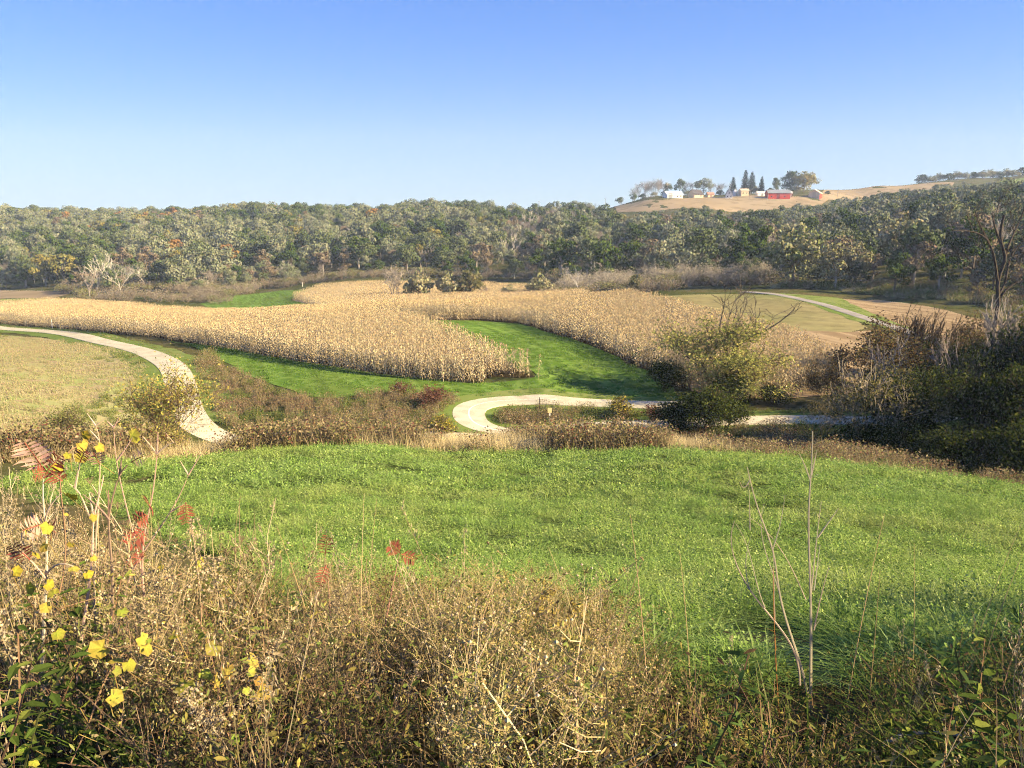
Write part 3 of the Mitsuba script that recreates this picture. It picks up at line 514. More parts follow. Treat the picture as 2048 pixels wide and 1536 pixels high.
gable_building('tan_house', 'tan house right of the two white grain bins', 'house', *at1([(194.27,668)]), 0.1, 6.5, 6, 4.2, 1.4, TANW, (0.55, 0.45, 0.33), windows=[(-1.5, 2.0, 1.0, 1.2, 'f'), (1.4, 2.0, 1.0, 1.2, 'f')])
gable_building('white_shed', 'tiny low white shed left of the red barn', 'shed', *at1([(208.51,668)]), 0.15, 7, 4.5, 1.8, 1.3, WHITE, TIN, doors=[(0.5, 1.8, 1.7, (0.2, 0.22, 0.25), 'f')])
gable_building('red_barn', 'long red barn with blue grey metal roof', 'barn', *at1([(216.77,650)]), -0.06, 17.5, 11, 4.0, 2.6, RED, SLATE, doors=[(-0.8, 2.4, 2.6, (0.18, 0.03, 0.025), 'f')], windows=[(-6, 1.6, 1.0, 0.9, 'f'), (4.5, 1.6, 1.0, 0.9, 'f')])
gable_building('barn_annex', 'dark low annex at the right end of the red barn', 'shed', *at1([(228.78,660)]), -0.06, 5.0, 8, 2.8, 1.6, (0.2, 0.05, 0.045), (0.5, 0.48, 0.46), doors=[(1.0, 1.6, 2.0, (0.3, 0.3, 0.3), 'f')])
gable_building('cream_barn', 'barn with cream gable front and red side beside the yellow tree', 'barn', *at1([(251.51,660)]), 1.05, 12, 9.0, 3.6, 2.8, RED, CREAM, gable=CREAM, doors=[(0, 2.6, 2.6, (0.5, 0.42, 0.3), 'l')])
for (pp, lb) in (([(187.86,672)], 'round white grain bin with cone roof, left one of two'), ([(191.87,672)], 'round white grain bin with cone roof, right one of two')):
    k = key_for('grain_bin'); labels[k] = {'label': lb, 'category': 'grain bin'}; x, y = pp[0]; z = float(H(x, y)); a = np.linspace(0, 2 * np.pi, 21)[:-1]
    m = MB(); w = MB()
    ring = lambda r_, zz: np.c_[np.cos(a) * r_, np.sin(a) * r_, np.full(20, zz)]
    rows = np.vstack([ring(1.75, z_) for z_ in (-.6, 1.5, 3.6)]); f = [[b * 20 + c_, b * 20 + (c_ + 1) % 20, (b + 1) * 20 + (c_ + 1) % 20] for b in range(2) for c_ in range(20)] + [[b * 20 + c_, (b + 1) * 20 + (c_ + 1) % 20, (b + 1) * 20 + c_] for b in range(2) for c_ in range(20)]
    m.add(rows + [x, y, z], f, TIN); scene[k + '__wall'] = m.ply('mat_paint')
    w.add(np.vstack([ring(1.95, 3.55), [[0, 0, 5.6]]]) + [x, y, z], [[c_, (c_ + 1) % 20, 20] for c_ in range(20)], WHITE); scene[k + '__roof'] = w.ply('mat_paint')
def pole(base, x, y, h, label, cat, r=0.11, arm=True, col=(0.33, 0.28, 0.22), sink=0.3):
    k = key_for(base); labels[k] = {'label': label, 'category': cat}; z = float(H(x, y)); m = MB()
    tube(m, [[x, y, z - sink], [x, y, z + h]], [r, r * 0.75], col, 8, True); scene[k + '__post'] = m.ply('mat_dry')
    if arm: m = MB(); boxm(m, x - 1.1, x + 1.1, y - .06, y + .06, z + h - .75, z + h - .6, col); scene[k + '__crossarm'] = m.ply('mat_dry')
pole('utility_pole', *[(191.35,640)][0], 7.5, 'wooden utility pole in front of the farm conifers', 'utility pole', 0.2)
pole('utility_pole', *[(204.57,636)][0], 8.0, 'wooden utility pole at the left end of the red barn', 'utility pole', 0.2)
pole('utility_pole', *[(282.43,690)][0], 6.5, 'wooden utility pole on the ridge right of the barns', 'utility pole', 0.2)
pole('utility_pole', *[(21.77,640)][0], 18.0, 'thin pole rising above the skyline woods left of the farm', 'utility pole', 0.2)
pole('utility_pole', *[(75.05,640)][0], 10.0, 'thin pole at the left end of the farm tree row', 'utility pole', 0.15)
CF = [conifer(500 + a, 18, [8.5, 7.0][a], (0.035, 0.06, 0.03), BROWNBARK) for a in range(2)]
for a, (tr, cr) in enumerate(CF): group(f'conifer_{a}', trunk=tr.ply('mat_dry'), crown=cr.ply('mat_leaf'))
for (pp, h, kt, lb) in (([(191.16,690)], 15.5, 0, 'dark spruce behind the white gabled house'), ([(205.95,705)], 20.5, 1, 'tallest dark spruce behind the tan house'), ([(213.81,712)], 19.0, 0, 'tall spruce right of the tallest one'), ([(219,700)], 14.5, 1, 'narrow spruce left of the red barn')):
    place(f'conifer_{kt}', 'spruce_tree', *pp[0], h, 18, lb, 'spruce', wide=1.35)
DKG = leaf_tree(310, 13.5, 14, [(0.05, 0.075, 0.03), (0.06, 0.085, 0.035)], BROWNBARK, n_lobe=34, per=48, leaf=0.75, base=0.03); group('dark_round', trunk=DKG[0].ply('mat_dry'), crown=DKG[1].ply('mat_leaf'))
YEL = leaf_tree(311, 13.5, 14, [(0.30, 0.26, 0.10), (0.26, 0.24, 0.10), (0.22, 0.215, 0.09)], BROWNBARK, n_lobe=34, per=48, leaf=0.7, base=0.06); group('yellow_round', trunk=YEL[0].ply('mat_dry'), crown=YEL[1].ply('mat_leaf'))
for (kit, base, pp, h, wd, lb) in [('dark_round', 'round_tree', [(241.41,690)], 18.5, .85, 'dark green round tree behind the red barn'), ('yellow_round', 'yellow_tree', [(250.85,685)], 19.0, 1.1, 'big yellow green tree beside the cream barn'),
        ('olive_oak_1', 'olive_oak', [(236.24,715)], 12.5, .8, 'olive tree behind the left end of the red barn'), ('olive_oak_2', 'olive_oak', [(239.24,720)], 9, .8, 'low olive tree behind the red barn roof'),
        ('pale_oak_0', 'pale_oak', [(165.59,690)], 15.5, 1.05, 'pale round tree behind the dark roofed house'), ('olive_oak_0', 'olive_oak', [(145.25,690)], 14.0, .75, 'tall olive tree behind the white shed'), ('olive_oak_3', 'olive_oak', [(134.47,690)], 11.0, .9, 'olive tree left behind the white shed'),
        ('olive_oak_2', 'olive_oak', [(100.1,660)], 7.5, 1.1, 'low olive tree at the left end of the farm row'), ('olive_oak_1', 'olive_oak', [(89.79,660)], 7.0, 1.3, 'lowest olive tree left of the farm field')]:
    place(kit, base, *pp[0], h, 13.5, lb, 'tree', wide=wd)
for a, px_ in enumerate([(106.22,670),(111.23,675),(114.95,672),(120.23,678),(123.68,676),(128.64,682),(102.56,668),(109.61,678),(112.18,668),(118.46,680),(120.55,668),(132.75,690),(153.91,692),(177.88,694),(183.29,698),(184.66,690),(158.77,700),(173.82,690),(151.11,695)]):
    place(f'bare_tree_{a % 4}', 'bare_tree', *px_, 11.5 + 4 * RNG.random() - (3 if a > 11 else 0), 12.5, 'leafless tree in the row behind the farm buildings', 'bare tree', 'leafless trees behind the farm buildings')
for a, p in enumerate([(426.55,830),(436.31,832),(447.71,836),(453.2,830),(466.88,838),(471.28,832),(483.98,838),(490.4,834),(503.91,842),(508.54,836),(521.77,844),(526.37,838),(537.22,842),(542.96,838),(554.94,842)]):
    place('round_tree' if a % 3 else 'dark_round', 'ridge_tree', *p, 6 + 4 * RNG.random(), 6.0 if a % 3 else 13.5, 'tree in the line along the top of the right ridge', 'tree', 'trees along the top of the right ridge', wide=1.4, sink=1.3)

for a, (p, h) in enumerate(zip([(110.33,672),(120.56,675),(130.82,680),(152.19,690),(181.63,695),(215.25,705),(231.78,715),(249.75,700),(277.37,700)], (4.5, 4, 5, 5, 5, 6, 5, 6, 3.5))):
    place('round_tree' if a % 2 else 'dark_round', 'round_tree', *p, h, 6.0 if a % 2 else 13.5, 'low bushy tree between the farm buildings', 'tree', 'low trees between the farm buildings', wide=1.3, sink=.6)
# ------------------------------------------------------------------ corn
def corn_stalk(m, rng, x, y, lush, seg=3):
    h = 2.0 + 0.45 * rng.random(); b = rng.random() * 6.28; c0 = np.array([0.53, 0.455, 0.30]) * (0.62 + 0.6 * rng.random())
    le = rng.normal(size=2) * 0.10
    tube(m, [[x, y, -.05], [x + le[0] * .4, y + le[1] * .4, h * .55], [x + le[0], y + le[1], h]], [0.013, 0.011, 0.006], c0 * [0.75, .72, .7], 3)
    k = lush; z = np.linspace(0.3, h * 0.93, k) + rng.normal(size=k) * 0.05; a = b + np.arange(k) * np.pi + rng.normal(size=k) * 0.45
    L = 0.34 + 0.26 * rng.random(k)
    cols = jitter(rng, c0, k, 0.28, 0.06)
    # every leaf: rises, arches over and hangs
    ca, sa = np.cos(a), np.sin(a); w = 0.035 + 0.02 * rng.random(k); rows, cc = [], []
    for t, rz in ((0, 0), (.38, .30), (.75, .12), (1.0, -.38)):
        cx = np.stack([x + le[0] * z / h + ca * L * t * .85, y + le[1] * z / h + sa * L * t * .85, z + L * rz * (0.6 + .8 * rng.random(k))], -1)
        sd = np.stack([-sa, ca, np.zeros(k)], -1) * (w * (1 - t ** 2 * .9))[:, None]
        rows += [cx - sd, cx + sd]; cc += [cols * (1.08 - .2 * t)] * 2
    v = np.stack(rows, 1); tf = []
    for i in range(3): tf += [[2 * i, 2 * i + 1, 2 * i + 3], [2 * i, 2 * i + 3, 2 * i + 2]]
    m.add(v.reshape(-1, 3), (np.array(tf)[None] + (np.arange(k) * 8)[:, None, None]).reshape(-1, 3), np.stack(cc, 1).reshape(-1, 3))
    n = 5; P = np.tile([x + le[0], y + le[1], h], (n, 1)); d = rdir(rng, n) * [.6, .6, .5] + [0, 0, .8]
    cards(m, P, d, rdir(rng, n), 0.26, jitter(rng, c0 * [1.0, .93, .8], n, .15), LANCE)
    if rng.random() < .8: cards(m, [[x + math.cos(b) * .06, y + math.sin(b) * .06, 1.05]], [[math.cos(b) * .5, math.sin(b) * .5, -1]], [[0, 0, 1.0]], 0.26, [c0 * [1.15, 1.1, .95]], OVAL)
for a in range(5):
    rng = np.random.default_rng(600 + a); m = MB(); corn_stalk(m, rng, 0, 0, 11); group(f'corn_{a}', stalk=m.ply('mat_crown'))
    m = MB()
    for b in range(6): corn_stalk(m, rng, -0.66 + 0.26 * b + rng.normal() * .04, rng.normal() * .05, 8)
    group(f'corn_row_{a}', mass=m.ply('mat_crown'))
    m = MB()
    for rw in range(2):
        for b in range(6): corn_stalk(m, rng, -1.05 + 0.42 * b + rng.normal() * .03, -0.38 + .76 * rw + rng.normal() * .05, 5)
    v = np.vstack(m.v); group(f'corn_far_{a}', mass=m.ply('mat_crown'))
def corn_field(name, poly, ang, label, lift=0.03, kit='corn_row', row=0.92, seg=1.54, skip=None):
    stuff(name, label, 'corn field')
    Pg = Polygon(poly).buffer(0); c, s = math.cos(ang), math.sin(ang); cen = np.array(Pg.centroid.coords[0])
    R_ = max(Pg.bounds[2] - Pg.bounds[0], Pg.bounds[3] - Pg.bounds[1]); g = np.arange(-R_, R_, seg); hh = np.arange(-R_, R_, row)
    gx, gy = np.meshgrid(g, hh); off = RNG.random(gy.shape[0])[:, None] * seg; gx = gx + off
    p = np.stack([cen[0] + gx * c - gy * s, cen[1] + gx * s + gy * c], -1).reshape(-1, 2)
    p = p[shapely.contains_xy(Pg, p[:, 0], p[:, 1])]
    u = p[:, 0] / p[:, 1]; p = p[np.abs(u) < 0.80]
    z = H(p[:, 0], p[:, 1]); vig = 0.86 + 0.28 * meshkit.fbm(np.c_[p / 9.0, p[:, :1] * 0], 2, 4)
    for a in range(len(p)):
        stuff_inst(name, f'{kit}_{RNG.integers(0, 5)}', mat4(p[a, 0], p[a, 1], z[a], ang + (np.pi if RNG.random() < .5 else 0), 1.0, vig[a]))
    return len(p)
CORN_LOW = [(-136.74,182.16),(-98.23,147.43),(-82.31,136.78),(-64.5,120.01),(-53.42,113.01),(-40.69,99.67),(-30.56,88.92),(-21.3,80.17),(-14.01,74.78),(-8.31,72.31),(-2.46,71.67),(-2.34,73.81),(2.36,71.43)] + [(-1.25,79),(-3.53,84),(-7.47,92),(-12.12,101),(-17.78,112),(-26.26,121),(-36.79,122),(-52.6,134),(-75.28,160),(-107.69,190),(-140.61,212),(-168.09,225)]
CORN_UP = [(-25.82,119),(-20.07,117),(-10.82,115.56),(-4.8,115.36),(1.17,112.78),(3.85,105.5),(7.78,94.43),(11.38,84.11),(13.76,75.56),(15.27,69.67),(18.49,65.32),(22.96,64.46),(27.3,65.68),(32.88,74.81),(33.85,83.69),(32.67,91.44),(31.1,100.15),(27.31,111.7),(25.87,124.29),(21.21,151.88)] + [(21.22,152),(7.56,154),(-12.19,152),(-33.56,160),(-57.69,170),(-91.4,195),(-134.55,225),(-147.16,222),(-140.61,212),(-75.28,160),(-52.6,134),(-36.79,122)]
sheet('corn_ground', CORN_LOW, 'mat_soil', 0.04, 2.2, 'brown soil under the standing corn nearest the path', 'field', 20)
sheet('corn_ground_upper', CORN_UP, 'mat_soil', 0.045, 2.4, 'brown soil under the upper corn field on the knoll', 'field', 21)
n1 = corn_field('near_corn_field', CORN_LOW, math.radians(52), 'standing dry tan corn field between the path and the curved green strip')
n2 = corn_field('upper_corn_field', CORN_UP, math.radians(14), 'standing dry tan corn field above the curved green strip')
n3 = corn_field('far_corn_field', FAR_CORN, 0.2, 'distant tan corn field below the woods, behind the hedge line trees', kit='corn_far', row=1.6, seg=2.6)
print('corn', n1, n2, n3)
# the nearest 300 stalks along the front edge, one by one
front = smooth_line([(-40.26,98.6),(-30.27,88.07),(-21.15,79.59),(-13.93,74.33),(-8.27,71.9),(-2.55,71.31)], 0.2); front2 = smooth_line([(-2.13,73.38),(2.39,71.06)], 0.2) if False else np.array([(-2.13,73.38),(-1.16,73.04),(-0.19,72.61),(0.76,72.01),(1.6,71.45),(2.35,71.06)])
allp = np.vstack([front2, front[::-1]])[:300]
for a, p in enumerate(allp):
    p = p + RNG.normal(size=2) * .06; s = .9 + .2 * RNG.random()
    thing('corn_stalk', 'dry tan corn stalk standing in the front row of the near corn field', 'corn stalk', f'corn_{a % 5}', mat4(p[0], p[1], float(H(*p)), RNG.random() * 6, s), 'corn stalks of the front row')
# ------------------------------------------------------------------ trees and bushes in the middle distance
def open_tree_kit(name, seed, h, cols, bark, depth=4, forks=3, leafn=1500, leaf=0.16, spread=.5, kids=(3, 4), zlo=0.15, zhi=0.85, up=0.15, twig=0.012, first=.36, clus=.35, rad=None, droop=0.0, lean=.1):
    m, tips = bare_tree(seed, h, bark, depth, spread, forks, up, kids, lean, twig, rad, 0.66, first)
    rng = np.random.default_rng(seed + 1); P = np.array([t[0] for t in tips]); P = P[(P[:, 2] > h * zlo) & (P[:, 2] < h * zhi)]
    l = MB()
    if leafn and len(P):
        Q = P[rng.integers(0, len(P), leafn)] + rng.normal(size=(leafn, 3)) * clus
        Q[:, 2] -= droop * rng.random(leafn)
        cards(l, Q, rdir(rng, leafn) - [0, 0, .4], rdir(rng, leafn) + [0, 0, .3], leaf * (.6 + .8 * rng.random(leafn)), pick(rng, cols, leafn, .3), OVAL)
        group(name, trunk=m.ply('mat_dry'), crown=l.ply('mat_leaf'))
    else: group(name, trunk=m.ply('mat_dry'))
YG = [(0.28, 0.30, 0.085), (0.34, 0.33, 0.11), (0.21, 0.24, 0.065), (0.38, 0.34, 0.12)]
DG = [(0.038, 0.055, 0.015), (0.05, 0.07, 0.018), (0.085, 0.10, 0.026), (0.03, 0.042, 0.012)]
open_tree_kit('sparse_tree', 700, 7.8, YG, DARKBARK, depth=4, forks=3, leafn=3900, leaf=0.19, spread=.55, kids=(3, 4), zlo=.3, zhi=.92, clus=.3, droop=.2)
open_tree_kit('snag', 701, 10.2, [], (0.10, 0.085, 0.07), depth=4, forks=1, leafn=0, spread=.5, kids=(2, 3), twig=0.014, lean=.05)
open_tree_kit('tall_tree', 702, 17.5, [(0.15, 0.155, 0.05), (0.20, 0.19, 0.075), (0.10, 0.115, 0.035)], (0.075, 0.062, 0.05), depth=5, forks=1, leafn=3000, leaf=0.26, spread=.55, kids=(2, 3), zlo=.42, zhi=1.1, clus=.45, first=.36, rad=.24, twig=0.014, lean=.09)
open_tree_kit('vase_tree', 703, 6.8, [(0.10, 0.075, 0.04)], (0.06, 0.046, 0.036), depth=3, forks=11, leafn=250, leaf=.14, spread=.24, kids=(3, 4), up=.35, twig=0.016, rad=.24)
open_tree_kit('brown_leaf_tree', 704, 6.2, [(0.10, 0.07, 0.04), (0.14, 0.095, 0.05), (0.14, 0.13, 0.05)], DARKBARK, depth=4, forks=4, leafn=4200, leaf=.2, spread=.5, clus=.35, zlo=.3, zhi=1.1)
open_tree_kit('twiggy_shrub', 705, 6.6, [(0.15, 0.14, 0.05), (0.12, 0.12, 0.04), (0.17, 0.14, 0.07)], (0.33, 0.285, 0.215), depth=4, forks=8, leafn=2600, leaf=.15, spread=.4, clus=.35, zlo=.05, zhi=.8, kids=(2, 3))
open_tree_kit('dark_shrub', 706, 4.2, DG, DARKBARK, depth=3, forks=8, leafn=5600, leaf=.17, spread=.6, clus=.24, zlo=.02, zhi=1.2)
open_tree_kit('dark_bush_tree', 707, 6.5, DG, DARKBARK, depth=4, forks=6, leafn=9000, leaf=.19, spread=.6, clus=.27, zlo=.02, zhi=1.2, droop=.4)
open_tree_kit('yellow_shrub', 708, 2.2, [(0.33, 0.27, 0.04), (0.26, 0.23, 0.05), (0.15, 0.16, 0.04)], BROWNBARK, depth=3, forks=6, leafn=900, leaf=.16, spread=.6, clus=.2, zlo=.1, zhi=1.2)
open_tree_kit('red_shrub', 709, 2.3, [(0.14, 0.04, 0.03), (0.10, 0.05, 0.035), (0.13, 0.08, 0.05)], (0.16, 0.09, 0.07), depth=3, forks=7, leafn=800, leaf=.12, spread=.5, clus=.22, zlo=.3, zhi=1.2)
open_tree_kit('gold_green_shrub', 710, 4.6, [(0.36, 0.32, 0.08), (0.28, 0.28, 0.08), (0.42, 0.33, 0.10), (0.20, 0.22, 0.06)], (0.14, 0.10, 0.07), depth=4, forks=6, leafn=3800, leaf=.11, spread=.45, clus=.28, zlo=.03, zhi=1.15, kids=(3, 4), twig=.006)
open_tree_kit('olive_shrub', 711, 3.4, [(0.17, 0.19, 0.06), (0.22, 0.225, 0.08), (0.12, 0.14, 0.045)], BROWNBARK, depth=4, forks=7, leafn=3000, leaf=.10, spread=.45, clus=.25, zlo=.03, zhi=1.15, twig=.006)
MID = [
 ('sparse_tree', 'sparse_tree', [(18.39,69)], 7.8, 7.8, 1.5, 'yellow green thin leaved tree with dark forked trunk right of the green strip', 'tree'),
 ('snag', 'dead_tree', [(19.62,71)], 10.6, 10.2, 1.5, 'leafless dead tree rising above the yellow green tree', 'bare tree'),
 ('vase_tree', 'vase_tree', [(39.56,74)], 8.2, 6.8, 1.15, 'bare vase shaped dark tree in front of the gravel road', 'bare tree'),
 ('vase_tree', 'vase_tree', [(45.67,78)], 6.2, 6.8, .75, 'smaller bare dark tree right of the vase shaped one', 'bare tree'),
 ('brown_leaf_tree', 'brown_leaf_tree', [(33.03,70)], 6.4, 6.2, 1.3, 'brown leaved small tree left of the vase shaped tree', 'tree'),
 ('brown_leaf_tree', 'brown_leaf_tree', [(25.77,62)], 4.2, 6.2, .75, 'little dark brown tree before the corn at right', 'tree'),
 ('twiggy_shrub', 'twiggy_shrub', [(22.75,47.5)], 6.6, 6.6, 1.15, 'pale stemmed twiggy shrub at the right end of the asphalt path', 'shrub'),
 ('twiggy_shrub', 'twiggy_shrub', [(22.26,53)], 3.4, 6.6, .9, 'lower twiggy shrub at the path edge left of the tall twiggy one', 'shrub'),
 ('dark_shrub', 'dark_shrub', [(13.34,52.5)], 4.1, 4.2, 1.1, 'dark green dense shrub under the yellow green tree', 'shrub'),
 ('dark_shrub', 'dark_shrub', [(11.89,54)], 2.7, 4.2, 1.3, 'dark green low shrub at the left foot of the dense shrub', 'shrub'),
 ('dark_shrub', 'dark_shrub', [(15.49,54.5)], 2.9, 4.2, 1.25, 'dark green low shrub at the right foot of the dense shrub', 'shrub'),
 ('sparse_tree', 'sparse_tree', [(19.96,64)], 5.4, 7.8, 1.7, 'low yellow green leafy tree right of the thin leaved tree', 'tree'),
 ('dark_shrub', 'dark_shrub', [(13.83,68)], 3.6, 4.2, .9, 'dark shrub at the lower right corner of the green strip', 'shrub'),
 ('dark_shrub', 'dark_shrub', [(19.01,64)], 3.0, 4.2, 1.2, 'low dark shrub behind the asphalt path', 'shrub'),
 ('dark_shrub', 'dark_shrub', [(21.88,63)], 2.0, 4.2, 1.4, 'lowest dark shrub behind the asphalt path before the corn', 'shrub'),
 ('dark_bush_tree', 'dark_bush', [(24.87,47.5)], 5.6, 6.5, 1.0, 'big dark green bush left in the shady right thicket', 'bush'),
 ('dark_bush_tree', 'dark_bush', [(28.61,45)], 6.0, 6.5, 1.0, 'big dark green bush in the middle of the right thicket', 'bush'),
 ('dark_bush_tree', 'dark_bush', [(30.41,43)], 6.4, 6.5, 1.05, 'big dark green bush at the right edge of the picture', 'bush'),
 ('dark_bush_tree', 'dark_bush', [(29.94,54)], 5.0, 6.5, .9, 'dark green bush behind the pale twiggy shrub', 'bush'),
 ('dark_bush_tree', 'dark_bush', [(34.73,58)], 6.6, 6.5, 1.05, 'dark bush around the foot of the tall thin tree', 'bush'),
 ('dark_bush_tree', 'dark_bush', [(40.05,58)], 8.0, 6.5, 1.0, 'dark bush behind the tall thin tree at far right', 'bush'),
 ('dark_shrub', 'dark_shrub', [(24.37,41)], 3.2, 4.2, 1.3, 'low dark shrub at the front of the right thicket', 'shrub'),
 ('dark_shrub', 'dark_shrub', [(26.66,39)], 3.6, 4.2, 1.2, 'low dark shrub at the front right corner of the thicket', 'shrub'),
 ('dark_shrub', 'dark_shrub', [(23.64,45)], 2.8, 4.2, 1.2, 'low dark shrub at the front left of the thicket', 'shrub'),
 ('dark_shrub', 'dark_shrub', [(20.89,46.5)], 1.9, 4.2, 1.5, 'low dark shrub at the foot of the pale stemmed twiggy shrub', 'shrub'),
 ('dark_shrub', 'dark_shrub', [(22.72,46)], 2.8, 4.2, 1.2, 'low dark shrub between the twiggy shrub and the big bushes', 'shrub'),
 ('dark_shrub', 'dark_shrub', [(23.02,49)], 2.2, 4.2, 1.2, 'low dark shrub below the twiggy shrub', 'shrub'),
 ('brown_leaf_tree', 'brown_leaf_tree', [(46.65,72)], 6.5, 6.2, 1.2, 'brown olive tree behind the tall thin tree', 'tree'),
 ('brown_leaf_tree', 'brown_leaf_tree', [(40.73,72)], 5.0, 6.2, 1.2, 'low brown olive tree between the bare dark trees', 'tree'),
 ('yellow_shrub', 'yellow_shrub', [(8.65,60)], 1.9, 2.2, 1.2, 'small yellow leaved shrub inside the hairpin loop', 'shrub'),
 ('yellow_shrub', 'yellow_shrub', [(-4.95,53)], 1.5, 2.2, 1.3, 'small yellow green shrub left of the hairpin bend', 'shrub'),
 ('red_shrub', 'red_shrub', [(-6.69,62)], 2.0, 2.3, 1.3, 'dark red leaved shrub at the edge of the green strip', 'shrub'),
 ('red_shrub', 'red_shrub', [(-9.83,66)], 1.4, 2.3, 1.2, 'small brown red shrub left of the dark red one', 'shrub'),
 ('red_shrub', 'red_shrub', [(11.08,58)], 1.5, 2.3, 1.2, 'small reddish shrub right of the yellow one in the loop', 'shrub'),
 ('gold_green_shrub', 'golden_shrub', [(-14.52,31)], 4.2, 4.6, 1.0, 'golden green leafy shrub in front of the concrete path', 'shrub'),
 ('gold_green_shrub', 'golden_shrub', [(-15.14,31)], 2.0, 4.6, 1.2, 'lower golden shrub left beside the golden green one', 'shrub'),
 ('olive_shrub', 'olive_shrub', [(-19.72,33)], 2.3, 3.4, 1.15, 'olive green shrub on the left meadow slope', 'shrub'),
 ('olive_shrub', 'olive_shrub', [(-17.1,31)], 1.5, 3.4, 1.2, 'lower olive shrub right of the other olive one', 'shrub'),
]
for kt, pp, h, wd, lb in ((0, [(30.03,60)], 6.5, .9, 'grey leafless tree at the left of the right thicket'), (1, [(32.57,57)], 7.0, .9, 'grey leafless tree in the middle of the right thicket'), (2, [(39.52,60)], 9.5, .8, 'grey leafless tree right behind the tall thin tree'), (1, [(43.35,64)], 9.0, .9, 'brown leafless tree at the right edge of the thicket')):
    place(f'bare_tree_{kt}', 'bare_tree', *pp[0], h, 12.5, lb, 'bare tree', wide=wd)
for kit, base, pp, h, ref, wd, lb, ct in MID: place(kit, base, *pp[0], h, ref, lb, ct, wide=wd)
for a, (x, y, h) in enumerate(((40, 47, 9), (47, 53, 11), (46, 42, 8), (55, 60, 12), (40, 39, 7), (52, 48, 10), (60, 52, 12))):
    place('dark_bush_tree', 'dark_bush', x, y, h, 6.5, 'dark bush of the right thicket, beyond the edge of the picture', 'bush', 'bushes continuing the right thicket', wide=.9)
# tall tree at the right edge, limbs laid out in space
def limb_tree(base, label, cat, trunk, limbs, rad, col, cols, leafn, leaf, seed, twl=2.0):
    k = key_for(base); labels[k] = {'label': label, 'category': cat}; rng = np.random.default_rng(seed); tips = []
    c = smooth_line(trunk, .5); m = MB(); tube(m, c, np.linspace(rad, rad * .45, len(c)), col, 8); scene[k + '__trunk'] = m.ply('mat_dry', True)
    for a, l in enumerate(limbs):
        c = smooth_line(l, .4) if len(l) > 2 else np.array(l, float); m = MB(); tube(m, c, np.linspace(rad * .5, rad * .14, len(c)), col, 6)
        n = max(3, int(len(c) * .28))
        for b in range(n):
            q = c[min(len(c) - 1, int(len(c) * (.25 + .75 * (b + 1) / n)))]; d = unit(c[-1] - c[0] + rng.normal(size=3) * 4.5 + [0, 0, 1.5])
            grow(m, rng, q, d, twl * (.5 + .7 * rng.random()), rad * .12, 2, col, 3, tips, .6, .12, (3, 4), .62, 2, .013)
        scene[f'{k}__limb' if a == 0 else f'{k}__limb_{a:03d}'] = m.ply('mat_dry')
    P = np.array([t[0] for t in tips]); l = MB(); Q = P[rng.integers(0, len(P), leafn)] + rng.normal(size=(leafn, 3)) * .3
    cards(l, Q, rdir(rng, leafn), rdir(rng, leafn), leaf * (.6 + .8 * rng.random(leafn)), pick(rng, cols, leafn, .3), OVAL); scene[k + '__crown'] = l.ply('mat_leaf')
limb_tree('tall_tree', 'tall thin tree with crooked dark trunk at the right edge', 'tree', [(41.144,66.000,-15.827),(41.188,66.000,-14.480),(41.339,66.000,-11.643),(41.408,66.000,-9.549),(41.495,66.000,-7.312),(41.254,66.000,-5.824),(41.356,66.000,-4.686),(41.578,66.000,-3.514),(41.131,66.000,-2.393),(40.901,66.000,-0.993),(41.125,66.000,0.435)],
    [[(41.220,66.000,-5.570),(40.811,65.800,-4.379),(39.977,65.500,-2.622),(39.207,65.300,-1.796),(37.809,65.000,-1.301),(35.759,64.600,-1.173)], [(39.813,65.500,-2.334),(39.313,65.800,-1.276),(38.898,66.000,-0.379),(38.544,66.000,0.435)], [(41.404,66.000,-6.630),(42.221,66.500,-5.018),(42.475,66.800,-3.937),(42.970,67.000,-2.892),(43.706,67.000,-2.052)], [(41.578,66.000,-3.514),(42.371,66.600,-1.624),(43.046,67.000,-0.385),(43.350,67.000,1.059)], [(41.461,66.000,-11.907),(42.616,66.500,-11.113),(43.779,67.000,-10.311),(45.015,67.400,-9.487)], [(41.131,66.000,-2.393),(40.399,66.000,-0.993),(39.986,66.000,0.232)], [(41.546,66.000,-7.056),(42.480,66.000,-5.782),(43.525,66.000,-5.359)]],
    .24, (0.085, 0.07, 0.055), [(0.28, 0.27, 0.15), (0.35, 0.33, 0.19), (0.2, 0.2, 0.09)], 300, .16, 750, 1.5)
# bushes just right of the viewpoint whose shade falls over the near weeds
for (x, y, h, lb) in ((5.8, 1.6, 3.0, 'leafy bush beside the viewpoint, nearest'), (7.0, 0.4, 3.4, 'leafy bush beside the viewpoint, farther right'), (4.6, -0.4, 2.6, 'leafy bush beside the viewpoint, behind the others'), (8.2, 2.8, 3.6, 'tall leafy bush beside the viewpoint, farthest right'), (10.5, -1.3, 4.3, 'tallest leafy bush beside the viewpoint')):
    place('olive_shrub', 'olive_shrub', x, y, h, 3.4, lb, 'shrub', wide=1.25)

